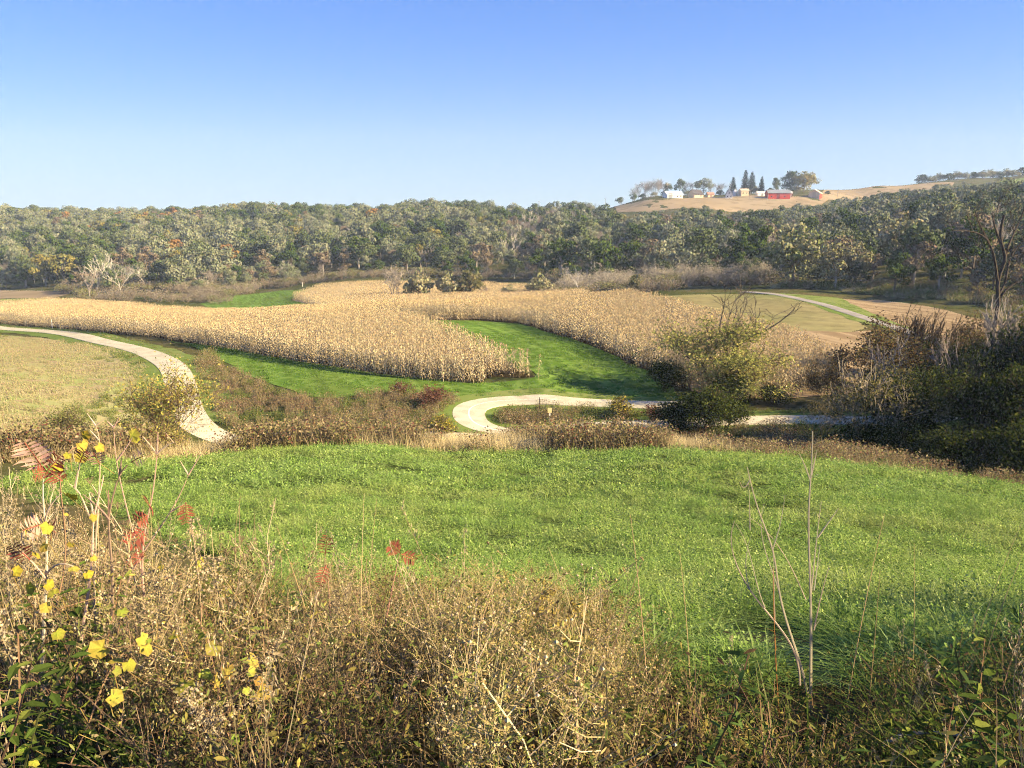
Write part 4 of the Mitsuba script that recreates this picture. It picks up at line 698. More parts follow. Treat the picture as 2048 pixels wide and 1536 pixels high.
# marker signs and posts along the path
def sign_at(base, x, y, h, w, hh, col, label, yaw=0.1):
    k = key_for(base); labels[k] = {'label': label, 'category': 'sign'}; z = float(H(x, y)); m = MB()
    boxm(m, x - .03, x + .03, y - .02, y + .02, z - .3, z + h, (0.30, 0.26, 0.2)); scene[k + '__post'] = m.ply('mat_dry')
    m = MB(); boxm(m, x - w / 2, x + w / 2, y - .045, y - .0225, z + h - hh, z + h + .03, col); scene[k + '__panel'] = m.ply('mat_paint')
    m = MB(); boxm(m, x - .05, x + .05, y - .06, y - .0455, z + h - hh - .22, z + h - hh - .03, (0.7, 0.68, 0.6)); scene[k + '__plate'] = m.ply('mat_paint')
sign_at('trail_sign', *[(2.77,55)][0], 2.0, 0.3, 0.34, (0.72, 0.62, 0.30), 'small square cream sign on a thin post inside the hairpin loop')
pole('marker_post', *[(2.31,63)][0], 1.1, 'thin dark post at the inner edge of the hairpin', 'post', 0.05, False, (0.1, 0.09, 0.08))
pole('marker_post', *[(-80.81,135)][0], 1.6, 'white marker post at the left edge of the near corn', 'post', 0.09, False, (0.75, 0.73, 0.68))
pole('marker_post', *[(-75.6,280)][0], 1.6, 'white post beside the far stream pasture', 'post', 0.12, False, (0.75, 0.73, 0.68))
pole('marker_post', *[(-53.66,215)][0], 1.5, 'white post before the far corn field', 'post', 0.1, False, (0.75, 0.73, 0.68))

# ------------------------------------------------------------------ grass and weeds
def weed_tuft(name, seed, w, h, bc, lc, nb=70, nl=60, leaf=.07, bw=.02):
    rng = np.random.default_rng(seed); m = MB(); r = w / 2 * np.sqrt(rng.random(nb)); a = rng.random(nb) * 6.28
    P = np.c_[r * np.cos(a), r * np.sin(a), np.full(nb, -.04)]; hh = h * (.45 + .65 * rng.random(nb))
    blades(m, P, hh, rng.normal(size=(nb, 2)) * .28 * h, bw * (.6 + .8 * rng.random(nb)), pick(rng, bc, nb, .25))
    if nl:
        r = w / 2 * np.sqrt(rng.random(nl)); a = rng.random(nl) * 6.28; Q = np.c_[r * np.cos(a), r * np.sin(a), h * (.2 + .75 * rng.random(nl))]
        cards(m, Q, rdir(rng, nl), rdir(rng, nl) + [0, 0, .6], leaf * (.6 + .8 * rng.random(nl)), pick(rng, lc, nl, .3), OVAL)
    group(name, mass=m.ply('mat_leaf'))
BR = [(0.27, 0.215, 0.13), (0.33, 0.265, 0.165), (0.20, 0.16, 0.09)]; TANB = [(0.58, 0.49, 0.28), (0.66, 0.57, 0.36), (0.50, 0.43, 0.23)]; GRN = [(0.11, 0.17, 0.04), (0.15, 0.21, 0.055), (0.085, 0.13, 0.03)]
RD = [(0.18, 0.08, 0.06), (0.24, 0.12, 0.09)]; OLV = [(0.19, 0.19, 0.075), (0.25, 0.235, 0.10)]
for a in range(3):
    weed_tuft(f'brown_weed_{a}', 800 + a, 1.1, 1.05, BR + OLV[:1], BR + RD[:1] + OLV, 70, 110, .09, .028)
    weed_tuft(f'green_weed_{a}', 810 + a, 1.0, .7, GRN + OLV, GRN + OLV, 80, 90, .09, .028)
    weed_tuft(f'tan_grass_{a}', 820 + a, .8, .75, TANB, TANB, 90, 0, .05, .014)
    weed_tuft(f'pale_meadow_{a}', 830 + a, 1.2, .5, [(0.39, 0.36, 0.20), (0.29, 0.33, 0.13), (0.36, 0.31, 0.19)], [(0.36, 0.28, 0.17), (0.27, 0.20, 0.14)], 90, 40, .08, .03)
    weed_tuft(f'strip_tuft_{a}', 840 + a, 1.3, .26, [(0.09, 0.18, 0.028), (0.13, 0.235, 0.042), (0.17, 0.26, 0.06)], GRN, 110, 0, .05, .05)
    weed_tuft(f'red_weed_{a}', 850 + a, 1.0, .95, BR, RD + BR, 60, 110, .085, .026)
def cover(name, poly, sp, kits, rng, s0=.7, s1=1.3, keep=None, noise_s=6.0, thr=None):
    p = scatter(poly, sp, rng); z = H(p[:, 0], p[:, 1]); nz = meshkit.fbm(np.c_[p / noise_s, p[:, :1] * 0], 3, 7)
    for a in range(len(p)):
        if thr is not None and nz[a] < thr: continue
        if keep is not None and not keep(p[a]): continue
        i = min(len(kits) - 1, max(0, int((nz[a] - .28) / .44 * len(kits) + rng.normal() * .5))); s = (s0 + (s1 - s0) * rng.random()) * (.75 + .5 * nz[a])
        stuff_inst(name, f'{kits[i]}_{rng.integers(0, 3)}', mat4(p[a, 0], p[a, 1], z[a], rng.random() * 6.28, s * 1.1, s))
path_area = shapely.union_all([shapely.LineString(HC).buffer(2.1), shapely.LineString(smooth_line(PATH_L, 1.0)).buffer(2.1)])
off_path = lambda q: not path_area.contains(Point(q))
stuff('path_weeds', 'brown, red and green weeds crowding the concrete paths', 'weeds')
W = np.random.default_rng(77)
cover('path_weeds', [(-37.08,92.15),(-30.38,80.44),(-25.24,72.92),(-20.62,67),(-17.24,64.2),(-10.69,66.02),(-7.23,66.39),(-5.14,65.01),(-3.98,63.6),(-4.88,58.95),(-3.38,53.63),(-4.12,49.39)] + [(-6, 50), (-12, 48), (-16, 48.5)] + [(-20,54.48),(-24.31,59.23),(-28.03,66.83),(-31.62,75.03)], .8, ['green_weed', 'brown_weed', 'green_weed', 'brown_weed', 'red_weed'], W, .35, 1.0, off_path, 3.0)
cover('path_weeds', [(-18, 42), (-8, 41), (0, 40), (10, 40.5), (20, 41), (26, 44), (26, 49), (12, 50), (0, 51), (-8, 53), (-14, 51), (-19, 50)], .85, ['green_weed', 'brown_weed', 'red_weed', 'green_weed', 'brown_weed'], W, .35, 1.1, off_path, 2.5, .38)
cover('path_weeds', [(-1.96,59.73),(-1,62.65),(1.54,64.38),(5.38,64.09),(9.35,62.08),(12.6,59.71),(16.51,57.99),(16.24,57),(12.12,57.34),(6.79,57.62),(1.39,57.69),(-0.93,58.13)], .75, ['green_weed', 'brown_weed', 'brown_weed', 'red_weed'], W, .7, 1.1, off_path)
cover('path_weeds', [(12.39,58.7),(16.24,57),(23.18,56.2),(24.3,53.55),(21.08,49.16),(16.12,50.36),(11.26,53.1)], .95, ['brown_weed', 'green_weed'], W, .7, 1.2, off_path)
cover('path_weeds', [(14.96,36),(15.78,33.5),(16.84,32),(18.03,31),(19.76,34),(18.44,37),(16.89,40)], .8, ['tan_grass', 'brown_weed', 'brown_weed'], W, .7, 1.2)
stuff('tall_weeds', 'tall brown weeds hiding the lower arm of the hairpin path', 'weeds')
cover('tall_weeds', [(-0.5, 51.8), (1, 53.2), (3, 53.6), (11, 53.4), (11, 50.8), (3, 51.2), (-1, 51)], .6, ['brown_weed', 'green_weed', 'brown_weed', 'green_weed', 'red_weed'], W, .6, 1.7, None, 2.2, .42)
stuff('verge_grass', 'short green grass along the edges of the concrete path', 'grass')
cover('verge_grass', [(-97.39,146.15),(-81.6,135.58),(-63.62,118.35),(-50.81,105.88),(-37.34,85.68),(-30.18,73.86),(-27.91,66.86),(-32.79,77.31),(-39.8,88.06),(-50.6,102.59),(-61.35,114.02),(-79.9,132.7),(-96.09,144.16)], 1.0, ['green_weed', 'pale_meadow'], W, .3, .55, off_path)
cover('verge_grass', [(-5.14,65.01),(-2.83,66.57),(1.6,66.98),(7.8,66.7),(13.17,64.72),(12.87,63.16),(7.7,65.84),(1.59,66.37),(-1.91,65.33),(-3.72,62.84),(-4.95,59.8)], .8, ['green_weed'], W, .3, .5, off_path)
cover('verge_grass', [(17.37,62.71),(21.95,61.45),(25.74,60.7),(25,58.86),(21.14,59.08),(16.74,60.34)], .8, ['green_weed'], W, .3, .55, off_path)
stuff('wood_edge_weeds', 'green and brown weeds along the foot of the right woods', 'weeds')
cover('wood_edge_weeds', [(57.83,172),(66.83,168),(69.87,160),(71.85,151),(75.92,142),(77.76,137),(78.1,130),(78.19,116),(87.53,130),(87.88,155),(81.79,172),(62.52,186)], 1.7, ['green_weed', 'pale_meadow', 'green_weed', 'brown_weed'], W, 1.2, 2.4, None, 9.0)
stuff('meadow_grass', 'pale dry grass and weeds of the left meadow slope', 'grass')
cover('meadow_grass', [(-95.75,135.47),(-83.6,125.07),(-66.21,112.03),(-52.45,98.38),(-42.54,85.93),(-35.68,75.08),(-30.83,65.61),(-25.99,55.31),(-21.33,43.73),(-18.19,30.85),(-19.66,28.47),(-20.41,27.92)], 1.15, ['green_weed', 'pale_meadow', 'pale_meadow', 'pale_meadow', 'pale_meadow'], W, .45, 1.0, None, 14.0)
stuff('strip_hay', 'short green hay plants of the curved strip', 'hay')
p = scatter(STRIP, 1.35, W); p = p[(p[:, 1] < 100)]; zz = H(p[:, 0], p[:, 1])
for a in range(len(p)):
    s = .55 + .5 * W.random(); stuff_inst('strip_hay', f'strip_tuft_{W.integers(0, 3)}', mat4(p[a, 0], p[a, 1], zz[a] + .03, W.random() * 6.28, s * 1.2, s * .85))
stuff('crest_grass', 'band of pale dry grass along the lower edge of the green meadow', 'grass')
cover('crest_grass', [(-19, 24), (-14, 28), (-11.5, 30), (-7, 31), (0, 31.2), (7, 30.9), (9, 30.4), (9, 36), (7, 37.2), (0, 37.4), (-7, 37), (-12, 34.5), (-15, 31), (-20, 27)], .42, ['tan_grass', 'tan_grass', 'tan_grass', 'tan_grass', 'tan_grass', 'brown_weed'], W, .7, 1.25, None, 2.5)
cover('crest_grass', [(9, 30.4), (11, 29.8), (14.5, 28.6), (20, 27.5), (22, 29), (16.5, 32), (12, 33.5), (9, 34)], .5, ['tan_grass', 'green_weed', 'tan_grass', 'brown_weed'], W, .45, .85, None, 2.0)

# the hay meadow in front: leafy grass in clumps
def lawn(name, seed, w, h, nb, bw, nl, leaf):
    rng = np.random.default_rng(seed); m = MB(); r = w / 2 * np.sqrt(rng.random(nb)); a = rng.random(nb) * 6.28
    P = np.c_[r * np.cos(a), r * np.sin(a), np.full(nb, -.03)]; hh = h * (.4 + .7 * rng.random(nb)) * (1.05 - .5 * (r / (w / 2)) ** 2)
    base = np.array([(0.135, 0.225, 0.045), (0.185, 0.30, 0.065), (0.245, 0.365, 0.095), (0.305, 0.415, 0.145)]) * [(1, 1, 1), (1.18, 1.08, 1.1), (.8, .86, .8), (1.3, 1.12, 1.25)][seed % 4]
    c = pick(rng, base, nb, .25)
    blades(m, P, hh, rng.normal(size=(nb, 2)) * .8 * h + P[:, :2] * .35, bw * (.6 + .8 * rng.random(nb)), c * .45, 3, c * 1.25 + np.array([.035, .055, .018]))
    if nl:
        r = w / 2 * np.sqrt(rng.random(nl)); a = rng.random(nl) * 6.28; Q = np.c_[r * np.cos(a), r * np.sin(a), h * (.25 + .6 * rng.random(nl)) * (1.05 - .5 * (r / (w / 2)) ** 2)]
        cards(m, Q, rdir(rng, nl) * [1, 1, .4], rdir(rng, nl) * .7 + [0, 0, 1], leaf * (.6 + .8 * rng.random(nl)), pick(rng, base, nl, .25), OVAL)
    group(name, mass=m.ply('mat_leaf'))
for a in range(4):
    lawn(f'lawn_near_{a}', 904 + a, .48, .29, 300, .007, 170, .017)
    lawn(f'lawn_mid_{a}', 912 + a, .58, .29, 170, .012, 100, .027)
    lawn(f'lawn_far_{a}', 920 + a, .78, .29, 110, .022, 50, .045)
stuff('hay_meadow', 'lush green hay meadow in front of the viewpoint', 'grass')
G = np.random.default_rng(88)
gx, gy = np.meshgrid(np.arange(-26, 30, .36), np.arange(2.6, 39, .36)); p = np.stack([gx.ravel(), gy.ravel()], -1) + (G.random((gx.size, 2)) - .5) * .34
MEADOW = Polygon([(-3.2, 9), (-1.2, 5.0), (0.3, 4.0), (1.0, 3.2), (3.5, 2.8), (7, 4.0), (14, 10), (22, 18), (27, 24), (26, 28), (20, 29), (15.5, 29.4), (11.5, 30.4), (7, 31.5), (0, 31.8), (-7, 31.5), (-11.2, 30.4), (-13.2, 28.6), (-15, 25), (-14, 20), (-8, 15)])
p = p[shapely.contains_xy(MEADOW, p[:, 0], p[:, 1]) & (np.abs(p[:, 0] / p[:, 1]) < .8)]
thin = np.where(p[:, 1] < 10, 1.0, np.where(p[:, 1] < 19, .62, .42)); p = p[G.random(len(p)) < thin]
zz = H(p[:, 0], p[:, 1]); nz = meshkit.fbm(np.c_[p / [.8, .55], p[:, :1] * 0], 2, 21); spc = meshkit.fbm(np.c_[p / [3.0, 1.6], p[:, :1] * 0 + 4], 3, 31); nz2 = meshkit.fbm(np.c_[p / 5.0, p[:, :1] * 0 + 9], 2, 22); nm_ = normal_at(p[:, 0], p[:, 1])
for a in range(len(p)):
    if nz[a] < (.33 if p[a, 1] < 16 else .30): continue
    s = (.35 + 1.5 * max(0, nz[a] - .3) / .33) * (.75 + .5 * nz2[a]) * (.85 + .3 * G.random()); s = min(s, 1.7)
    kit = 'near' if p[a, 1] < 9.5 else 'mid' if p[a, 1] < 19 else 'far'
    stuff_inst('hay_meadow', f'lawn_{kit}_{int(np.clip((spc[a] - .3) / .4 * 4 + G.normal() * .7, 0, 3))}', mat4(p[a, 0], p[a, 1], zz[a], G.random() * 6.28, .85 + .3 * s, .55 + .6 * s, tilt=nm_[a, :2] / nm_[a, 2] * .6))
print('lawn', len(p))
# ------------------------------------------------------------------ the weeds at the viewpoint
F_ = np.random.default_rng(99)
def stem_pts(rng, h, lean, n=5, wob=.03):
    t = np.linspace(0, 1, n)[:, None]; b = rng.random() * 6.28
    return np.c_[np.cos(b) * lean * t ** 1.6, np.sin(b) * lean * t ** 1.6, h * t] + rng.normal(size=(n, 3)) * wob * h * t * [1, 1, .2]
def along(pts, t):
    p = np.asarray(pts); f = np.clip(np.asarray(t) * (len(p) - 1), 0, len(p) - 1.001); i = f.astype(int); return p[i] + (p[i + 1] - p[i]) * (f - i)[:, None]
OCT_V = np.array([[1, 0, 0], [-1, 0, 0], [0, 1, 0], [0, -1, 0], [0, 0, 1], [0, 0, -1.0]]); OCT_F = np.array([[0, 2, 4], [2, 1, 4], [1, 3, 4], [3, 0, 4], [2, 0, 5], [1, 2, 5], [3, 1, 5], [0, 3, 5]])
def puffs(m, P, r, col):
    k = len(P); v = P[:, None] + np.broadcast_to(r, (k,))[:, None, None] * OCT_V[None]
    return m.add(v.reshape(-1, 3), (OCT_F[None] + (np.arange(k) * 6)[:, None, None]).reshape(-1, 3), np.repeat(np.broadcast_to(col, (k, 3)), 6, axis=0))
STEMT = [(0.37, 0.31, 0.185), (0.28, 0.23, 0.125), (0.47, 0.40, 0.265)]
def aster(name, seed, h=.85, w=.35, gold=True):
    rng = np.random.default_rng(seed); st, fo, hd = MB(), MB(), MB()
    lc = [(0.33, 0.29, 0.10), (0.24, 0.26, 0.08), (0.155, 0.20, 0.055), (0.37, 0.28, 0.12)] if gold else [(0.28, 0.22, 0.13), (0.22, 0.21, 0.09), (0.34, 0.28, 0.19)]
    for s in range(rng.integers(4, 7)):
        p = stem_pts(rng, h * (.75 + .3 * rng.random()), w * (.5 + .7 * rng.random())); tube(st, p, np.linspace(.0042, .002, 5), jitter(rng, STEMT[s % 3], 1)[0], 3)
        for b in range(11):
            t = .35 + .63 * b / 10; q = along(p, [t])[0]; a = rng.random() * 6.28; L = h * .30 * (1.15 - .6 * t) * (.6 + .7 * rng.random())
            e = q + np.array([math.cos(a) * L, math.sin(a) * L, L * .75]); tube(st, [q, (q + e) / 2 + [0, 0, -.015], e], [.0018, .0015, .001], jitter(rng, STEMT[b % 3], 1)[0], 3)
            for c in range(5):
                o = q + (e - q) * (.3 + .7 * rng.random()); a2 = rng.random() * 6.28; L2 = .03 + .05 * rng.random(); e2 = o + np.array([math.cos(a2) * L2, math.sin(a2) * L2, L2 * .9])
                tube(st, [o, e2], [.0011, .0008], STEMT[1], 3)
                if rng.random() < .6: puffs(hd, e2[None], [.0035 + .0035 * rng.random()], jitter(rng, (0.50, 0.41, 0.26) if rng.random() < .6 else (0.42, 0.33, 0.15), 1, .2))
            k = 22; Q = q + (e - q) * rng.random((k, 1)) + rng.normal(size=(k, 3)) * .008; cards(fo, Q, rdir(rng, k) + [0, 0, .3], rdir(rng, k), .008 + .014 * rng.random(k), pick(rng, lc, k), LEAF)
        k = 26; t = rng.random(k) * .8 + .1; cards(fo, along(p, t), rdir(rng, k) * [1, 1, .6], rdir(rng, k) + [0, 0, .5], .018 + .025 * rng.random(k), pick(rng, lc, k), LANCE)
    group(name, stem=st.ply('mat_dry'), foliage=fo.ply('mat_leaf'), seed_head=hd.ply('mat_dry'))
def goldenrod(name, seed, h=1.1, plume=((0.42, 0.35, 0.23), (0.50, 0.42, 0.29), (0.34, 0.27, 0.16)), lc=((0.28, 0.22, 0.13), (0.22, 0.21, 0.08), (0.16, 0.20, 0.06)), n=3):
    rng = np.random.default_rng(seed); st, fo, hd = MB(), MB(), MB()
    for s in range(n):
        o = rng.normal(size=3) * [.07, .07, 0]; p = stem_pts(rng, h * (.8 + .25 * rng.random()), .16) + o; tube(st, p, np.linspace(.0045, .002, 5), jitter(rng, STEMT[s % 3], 1)[0] * .8, 3)
        k = 46; t = .08 + .74 * rng.random(k); d = rdir(rng, k) * [1, 1, .25]; d[:, 2] -= .35; cards(fo, along(p, t), d, rdir(rng, k) * .5 + [0, 0, 1], .03 + .035 * rng.random(k), pick(rng, lc, k), LANCE)
        for b in range(13):
            t = .74 + .26 * b / 12; q = along(p, [t])[0]; a = rng.random() * 6.28; L = .13 * (1.2 - b / 13) * (.7 + .6 * rng.random()); m_ = q + np.array([math.cos(a) * L * .6, math.sin(a) * L * .6, L * .5]); e = q + np.array([math.cos(a) * L, math.sin(a) * L, L * .3])
            tube(st, [q, m_, e], [.0013, .001, .0007], STEMT[1], 3)
            k = 26; tt = rng.random((k, 1)); P = q + (m_ - q) * tt * 1.0 + (e - m_) * np.clip(tt * 2 - 1, 0, 1) + rng.normal(size=(k, 3)) * .007
            cards(hd, P, rdir(rng, k) + [0, 0, .4], rdir(rng, k), .004 + .006 * rng.random(k), pick(rng, plume, k), QUAD)
    group(name, stem=st.ply('mat_dry'), foliage=fo.ply('mat_leaf'), seed_head=hd.ply('mat_leaf'))
def grass_clump(name, seed, h, n, cols, w=.006, spread=.45, r=.09, heads=0):
    rng = np.random.default_rng(seed); m = MB(); a = rng.random(n) * 6.28; q = r * np.sqrt(rng.random(n)); P = np.c_[np.cos(a) * q, np.sin(a) * q, np.full(n, -.02)]
    blades(m, P, h * (.45 + .65 * rng.random(n)), rng.normal(size=(n, 2)) * spread * h, w * (.6 + .8 * rng.random(n)), pick(rng, cols, n, .25), 5)
    for b in range(heads):
        p = stem_pts(rng, h * (1.1 + .4 * rng.random()), h * .2); tube(m, p, np.linspace(.0022, .001, 5), STEMT[b % 3], 3)
        k = 22; t = .8 + .2 * rng.random(k); cards(m, along(p, t) + rng.normal(size=(k, 3)) * .006, rdir(rng, k) * .5 + [0, 0, 1], rdir(rng, k), .018, jitter(rng, STEMT[2], k), LANCE)
    group(name, blade=m.ply('mat_leaf'))
def stalk(name, seed, h, cols=STEMT, fork=5, umbel=False, rad=.0042, leaf=None):
    rng = np.random.default_rng(seed); st, hd = MB(), MB(); p = stem_pts(rng, h, h * .18, 6, .025); c = np.array(cols[seed % len(cols)]); tube(st, p, np.linspace(rad, rad * .45, 6), c, 4)
    for b in range(fork):
        t = .4 + .55 * rng.random(); q = along(p, [t])[0]; a = rng.random() * 6.28; L = h * (.14 + .2 * rng.random()) * (1.2 - t); e = q + np.array([math.cos(a) * L * .7, math.sin(a) * L * .7, L])
        mid = (q + e) / 2 + np.array([math.cos(a), math.sin(a), 0]) * L * .12; tube(st, [q, mid, e], [rad * .5, rad * .4, rad * .3], c, 3)
        if umbel:
            for u_ in range(16):
                a2 = rng.random() * 6.28; r2 = .03 * np.sqrt(rng.random()); tube(st, [e, e + np.array([math.cos(a2) * r2, math.sin(a2) * r2, .035 + .01 * rng.random()])], [.0009, .0006], c * .9, 3)
                puffs(hd, (e + np.array([math.cos(a2) * r2, math.sin(a2) * r2, .04]))[None], [.0035], [c * .75])
        else:
            k = 12; cards(hd, q + (e - q) * (.5 + .5 * rng.random((k, 1))) + rng.normal(size=(k, 3)) * .008, rdir(rng, k), rdir(rng, k), .012 + .012 * rng.random(k), jitter(rng, c * .7, k, .3), OVAL)
    if leaf: k = 14; cards(hd, along(p, .15 + .7 * rng.random(k)), rdir(rng, k) * [1, 1, .4] - [0, 0, .3], rdir(rng, k), .05 + .05 * rng.random(k), pick(rng, leaf, k), LANCE)
    group(name, stem=st.ply('mat_dry'), seed_head=hd.ply('mat_leaf'))
def broadleaf(name, seed, h, cols, n=4, leafn=16, L=.085, tpl=LEAF):
    rng = np.random.default_rng(seed); st, fo = MB(), MB()
    for s in range(n):
        p = stem_pts(rng, h * (.6 + .5 * rng.random()), h * .35) + rng.normal(size=3) * [.05, .05, 0]; tube(st, p, np.linspace(.004, .0018, 5), (0.10, 0.11, 0.04) if s % 2 else (0.16, 0.10, 0.06), 3)
        t = np.linspace(.15, 1, leafn); a = np.arange(leafn) * 2.4 + rng.random() * 6; d = np.c_[np.cos(a), np.sin(a), .15 - .35 * rng.random(leafn)]
        cards(fo, along(p, t), d, np.c_[-np.cos(a) * .3, -np.sin(a) * .3, np.ones(leafn)] + rng.normal(size=(leafn, 3)) * .3, L * (.55 + .6 * rng.random(leafn)), pick(rng, cols, leafn, .25), tpl)
    group(name, stem=st.ply('mat_dry'), leaf=fo.ply('mat_leaf'))
def litter_bush(name, seed, h, w, cols, n=520, L=.03):
    rng = np.random.default_rng(seed); st, fo, tips = MB(), MB(), []
    for a in range(9):
        b = rng.random() * 6.28; grow(st, rng, [math.cos(b) * .04, math.sin(b) * .04, -.02], unit(np.array([math.cos(b) * .55, math.sin(b) * .55, 1.])), h * .5, .0035, 2, jitter(rng, (0.20, 0.135, 0.085), 1)[0], 3, tips, .6, .1, (3, 4), .6, 2, .0011)
    P = np.array([t[0] for t in tips]); Q = P[rng.integers(0, len(P), n)] + rng.normal(size=(n, 3)) * [.06, .06, .06]; Q[:, 2] = np.clip(Q[:, 2] - .25 * h * rng.random(n) ** 2, .01, None)
    cards(fo, Q, rdir(rng, n) - [0, 0, .4], rdir(rng, n), L * (.5 + .9 * rng.random(n)), pick(rng, cols, n, .35), LEAF)
    group(name, stem=st.ply('mat_dry'), foliage=fo.ply('mat_leaf'))
BRL = [(0.18, 0.155, 0.08), (0.22, 0.21, 0.09), (0.11, 0.15, 0.04), (0.13, 0.105, 0.055), (0.38, 0.30, 0.17), (0.20, 0.22, 0.075), (0.34, 0.30, 0.08), (0.15, 0.19, 0.05)]
for a in range(3):
    aster(f'aster_{a}', 1000 + a); aster(f'grey_aster_{a}', 1010 + a, .9, .3, False); goldenrod(f'goldenrod_{a}', 1020 + a)
    goldenrod(f'yellow_rod_{a}', 1030 + a, .7, ((0.36, 0.29, 0.08), (0.30, 0.24, 0.07), (0.42, 0.33, 0.13)), ((0.14, 0.15, 0.04), (0.10, 0.13, 0.035)), 2)
    grass_clump(f'dry_clump_{a}', 1040 + a, .75, 46, [(0.46, 0.34, 0.19), (0.36, 0.26, 0.14), (0.26, 0.19, 0.10)], .005, .42, .1, 4)
    grass_clump(f'green_clump_{a}', 1050 + a, .5, 50, [(0.10, 0.16, 0.03), (0.14, 0.20, 0.05), (0.20, 0.22, 0.08)], .007, .5, .09, 0)
    stalk(f'dry_stalk_{a}', 1060 + a, 1.15, STEMT, 7); stalk(f'umbel_stalk_{a}', 1070 + a, 1.0, [(0.26, 0.19, 0.13)], 5, True); stalk(f'leafy_stalk_{a}', 1080 + a, 1.0, STEMT, 4, False, .004, BRL)
    broadleaf(f'green_weed_plant_{a}', 1090 + a, .55, [(0.07, 0.115, 0.025), (0.10, 0.15, 0.03), (0.15, 0.18, 0.04), (0.055, 0.085, 0.02)], 6, 22, .05)
    broadleaf(f'lance_weed_{a}', 1100 + a, .5, [(0.07, 0.125, 0.035), (0.10, 0.16, 0.045), (0.05, 0.09, 0.025)], 5, 26, .065, LANCE)
    litter_bush(f'brown_bush_{a}', 1110 + a, .8, .6, BRL, 1100, .019); litter_bush(f'olive_bush_{a}', 1120 + a, .6, .6, [(0.09, 0.12, 0.03), (0.14, 0.15, 0.045), (0.20, 0.17, 0.05), (0.13, 0.09, 0.05)], 1100, .022)
NATH = {'aster': .95, 'grey_aster': 1.0, 'goldenrod': 1.15, 'yellow_rod': .75, 'dry_clump': .85, 'green_clump': .5, 'dry_stalk': 1.2, 'umbel_stalk': 1.05, 'leafy_stalk': 1.05, 'green_weed_plant': .6, 'lance_weed': .5, 'brown_bush': .85, 'olive_bush': .65}
WEED = {
 'aster': ('aster_plant', 'golden leaved aster gone to seed in the near weeds', 'aster'), 'grey_aster': ('aster_plant', 'greyish dried aster in the near weeds', 'aster'),
 'goldenrod': ('goldenrod_plant', 'dried goldenrod with grey brown plume in the near weeds', 'goldenrod'), 'yellow_rod': ('goldenrod_plant', 'low goldenrod with yellowish plume in the near weeds', 'goldenrod'),
 'dry_clump': ('grass_clump', 'clump of dry tan grass in the near weeds', 'grass clump'), 'green_clump': ('grass_clump', 'clump of green grass in the near weeds', 'grass clump'),
 'dry_stalk': ('dry_weed_plant', 'thin dry branching stalk in the near weeds', 'dry weed'), 'umbel_stalk': ('umbel_weed', 'dried umbel weed with curled seed heads in the near weeds', 'dry weed'), 'leafy_stalk': ('dry_weed_plant', 'dry weed with withered brown leaves in the near weeds', 'dry weed'),
 'green_weed_plant': ('leafy_weed', 'leafy green weed in the near weeds', 'weed'), 'lance_weed': ('leafy_weed', 'green weed with long narrow leaves in the near weeds', 'weed'),
 'brown_bush': ('weed_bush', 'low tangle of brown withered weed in the near weeds', 'weed'), 'olive_bush': ('weed_bush', 'low tangle of olive green weed in the near weeds', 'weed')}
LOW_Y = [1000, 960, 1050, 1090, 1095, 1095, 1120, 1130, 1130, 1165, 1250, 1300, 1330, 1310, 1240, 1150]
TOP_U = u_of(np.array([-500, 0, 200, 330, 450, 600, 800, 950, 1100, 1250, 1330, 1500, 1700, 1850, 2048, 2500], float))
TOP_S = np.tan(np.arctan((768 - np.array([870, 880, 905, 960, 1010, 1065, 1105, 1125, 1125, 1165, 1250, 1300, 1330, 1310, 1240, 1150], float)) / 1547) - math.radians(PITCH))
LOW_S = np.tan(np.arctan((768 - np.array(LOW_Y, float)) / 1547) - math.radians(PITCH))
gx, gy = np.meshgrid(np.arange(-4.6, 4.6, .13), np.arange(1.7, 6.4, .13)); p = np.stack([gx.ravel(), gy.ravel()], -1) + (F_.random((gx.size, 2)) - .5) * .12
u = p[:, 0] / p[:, 1]; p = p[np.abs(u) < .82]; u = p[:, 0] / p[:, 1]; g = H(p[:, 0], p[:, 1]); hmax = np.interp(u, TOP_U, TOP_S) * p[:, 1] - g; hlow = np.interp(u, TOP_U, LOW_S) * p[:, 1] - g
pxu = u * 1.0236 * 1547 + 1024
sheet('weed_soil', [(-6, 1), (-6, 7), (-3, 7), (-1.2, 5.4), (0.4, 4.4), (1.0, 3.4), (3.5, 2.7), (7, 2.5), (7, 1), (3, -1), (-3, -1)], 'mat_soil', 0.012, .3, 'dark littered soil under the near weeds', 'ground', 31)
nw = {}
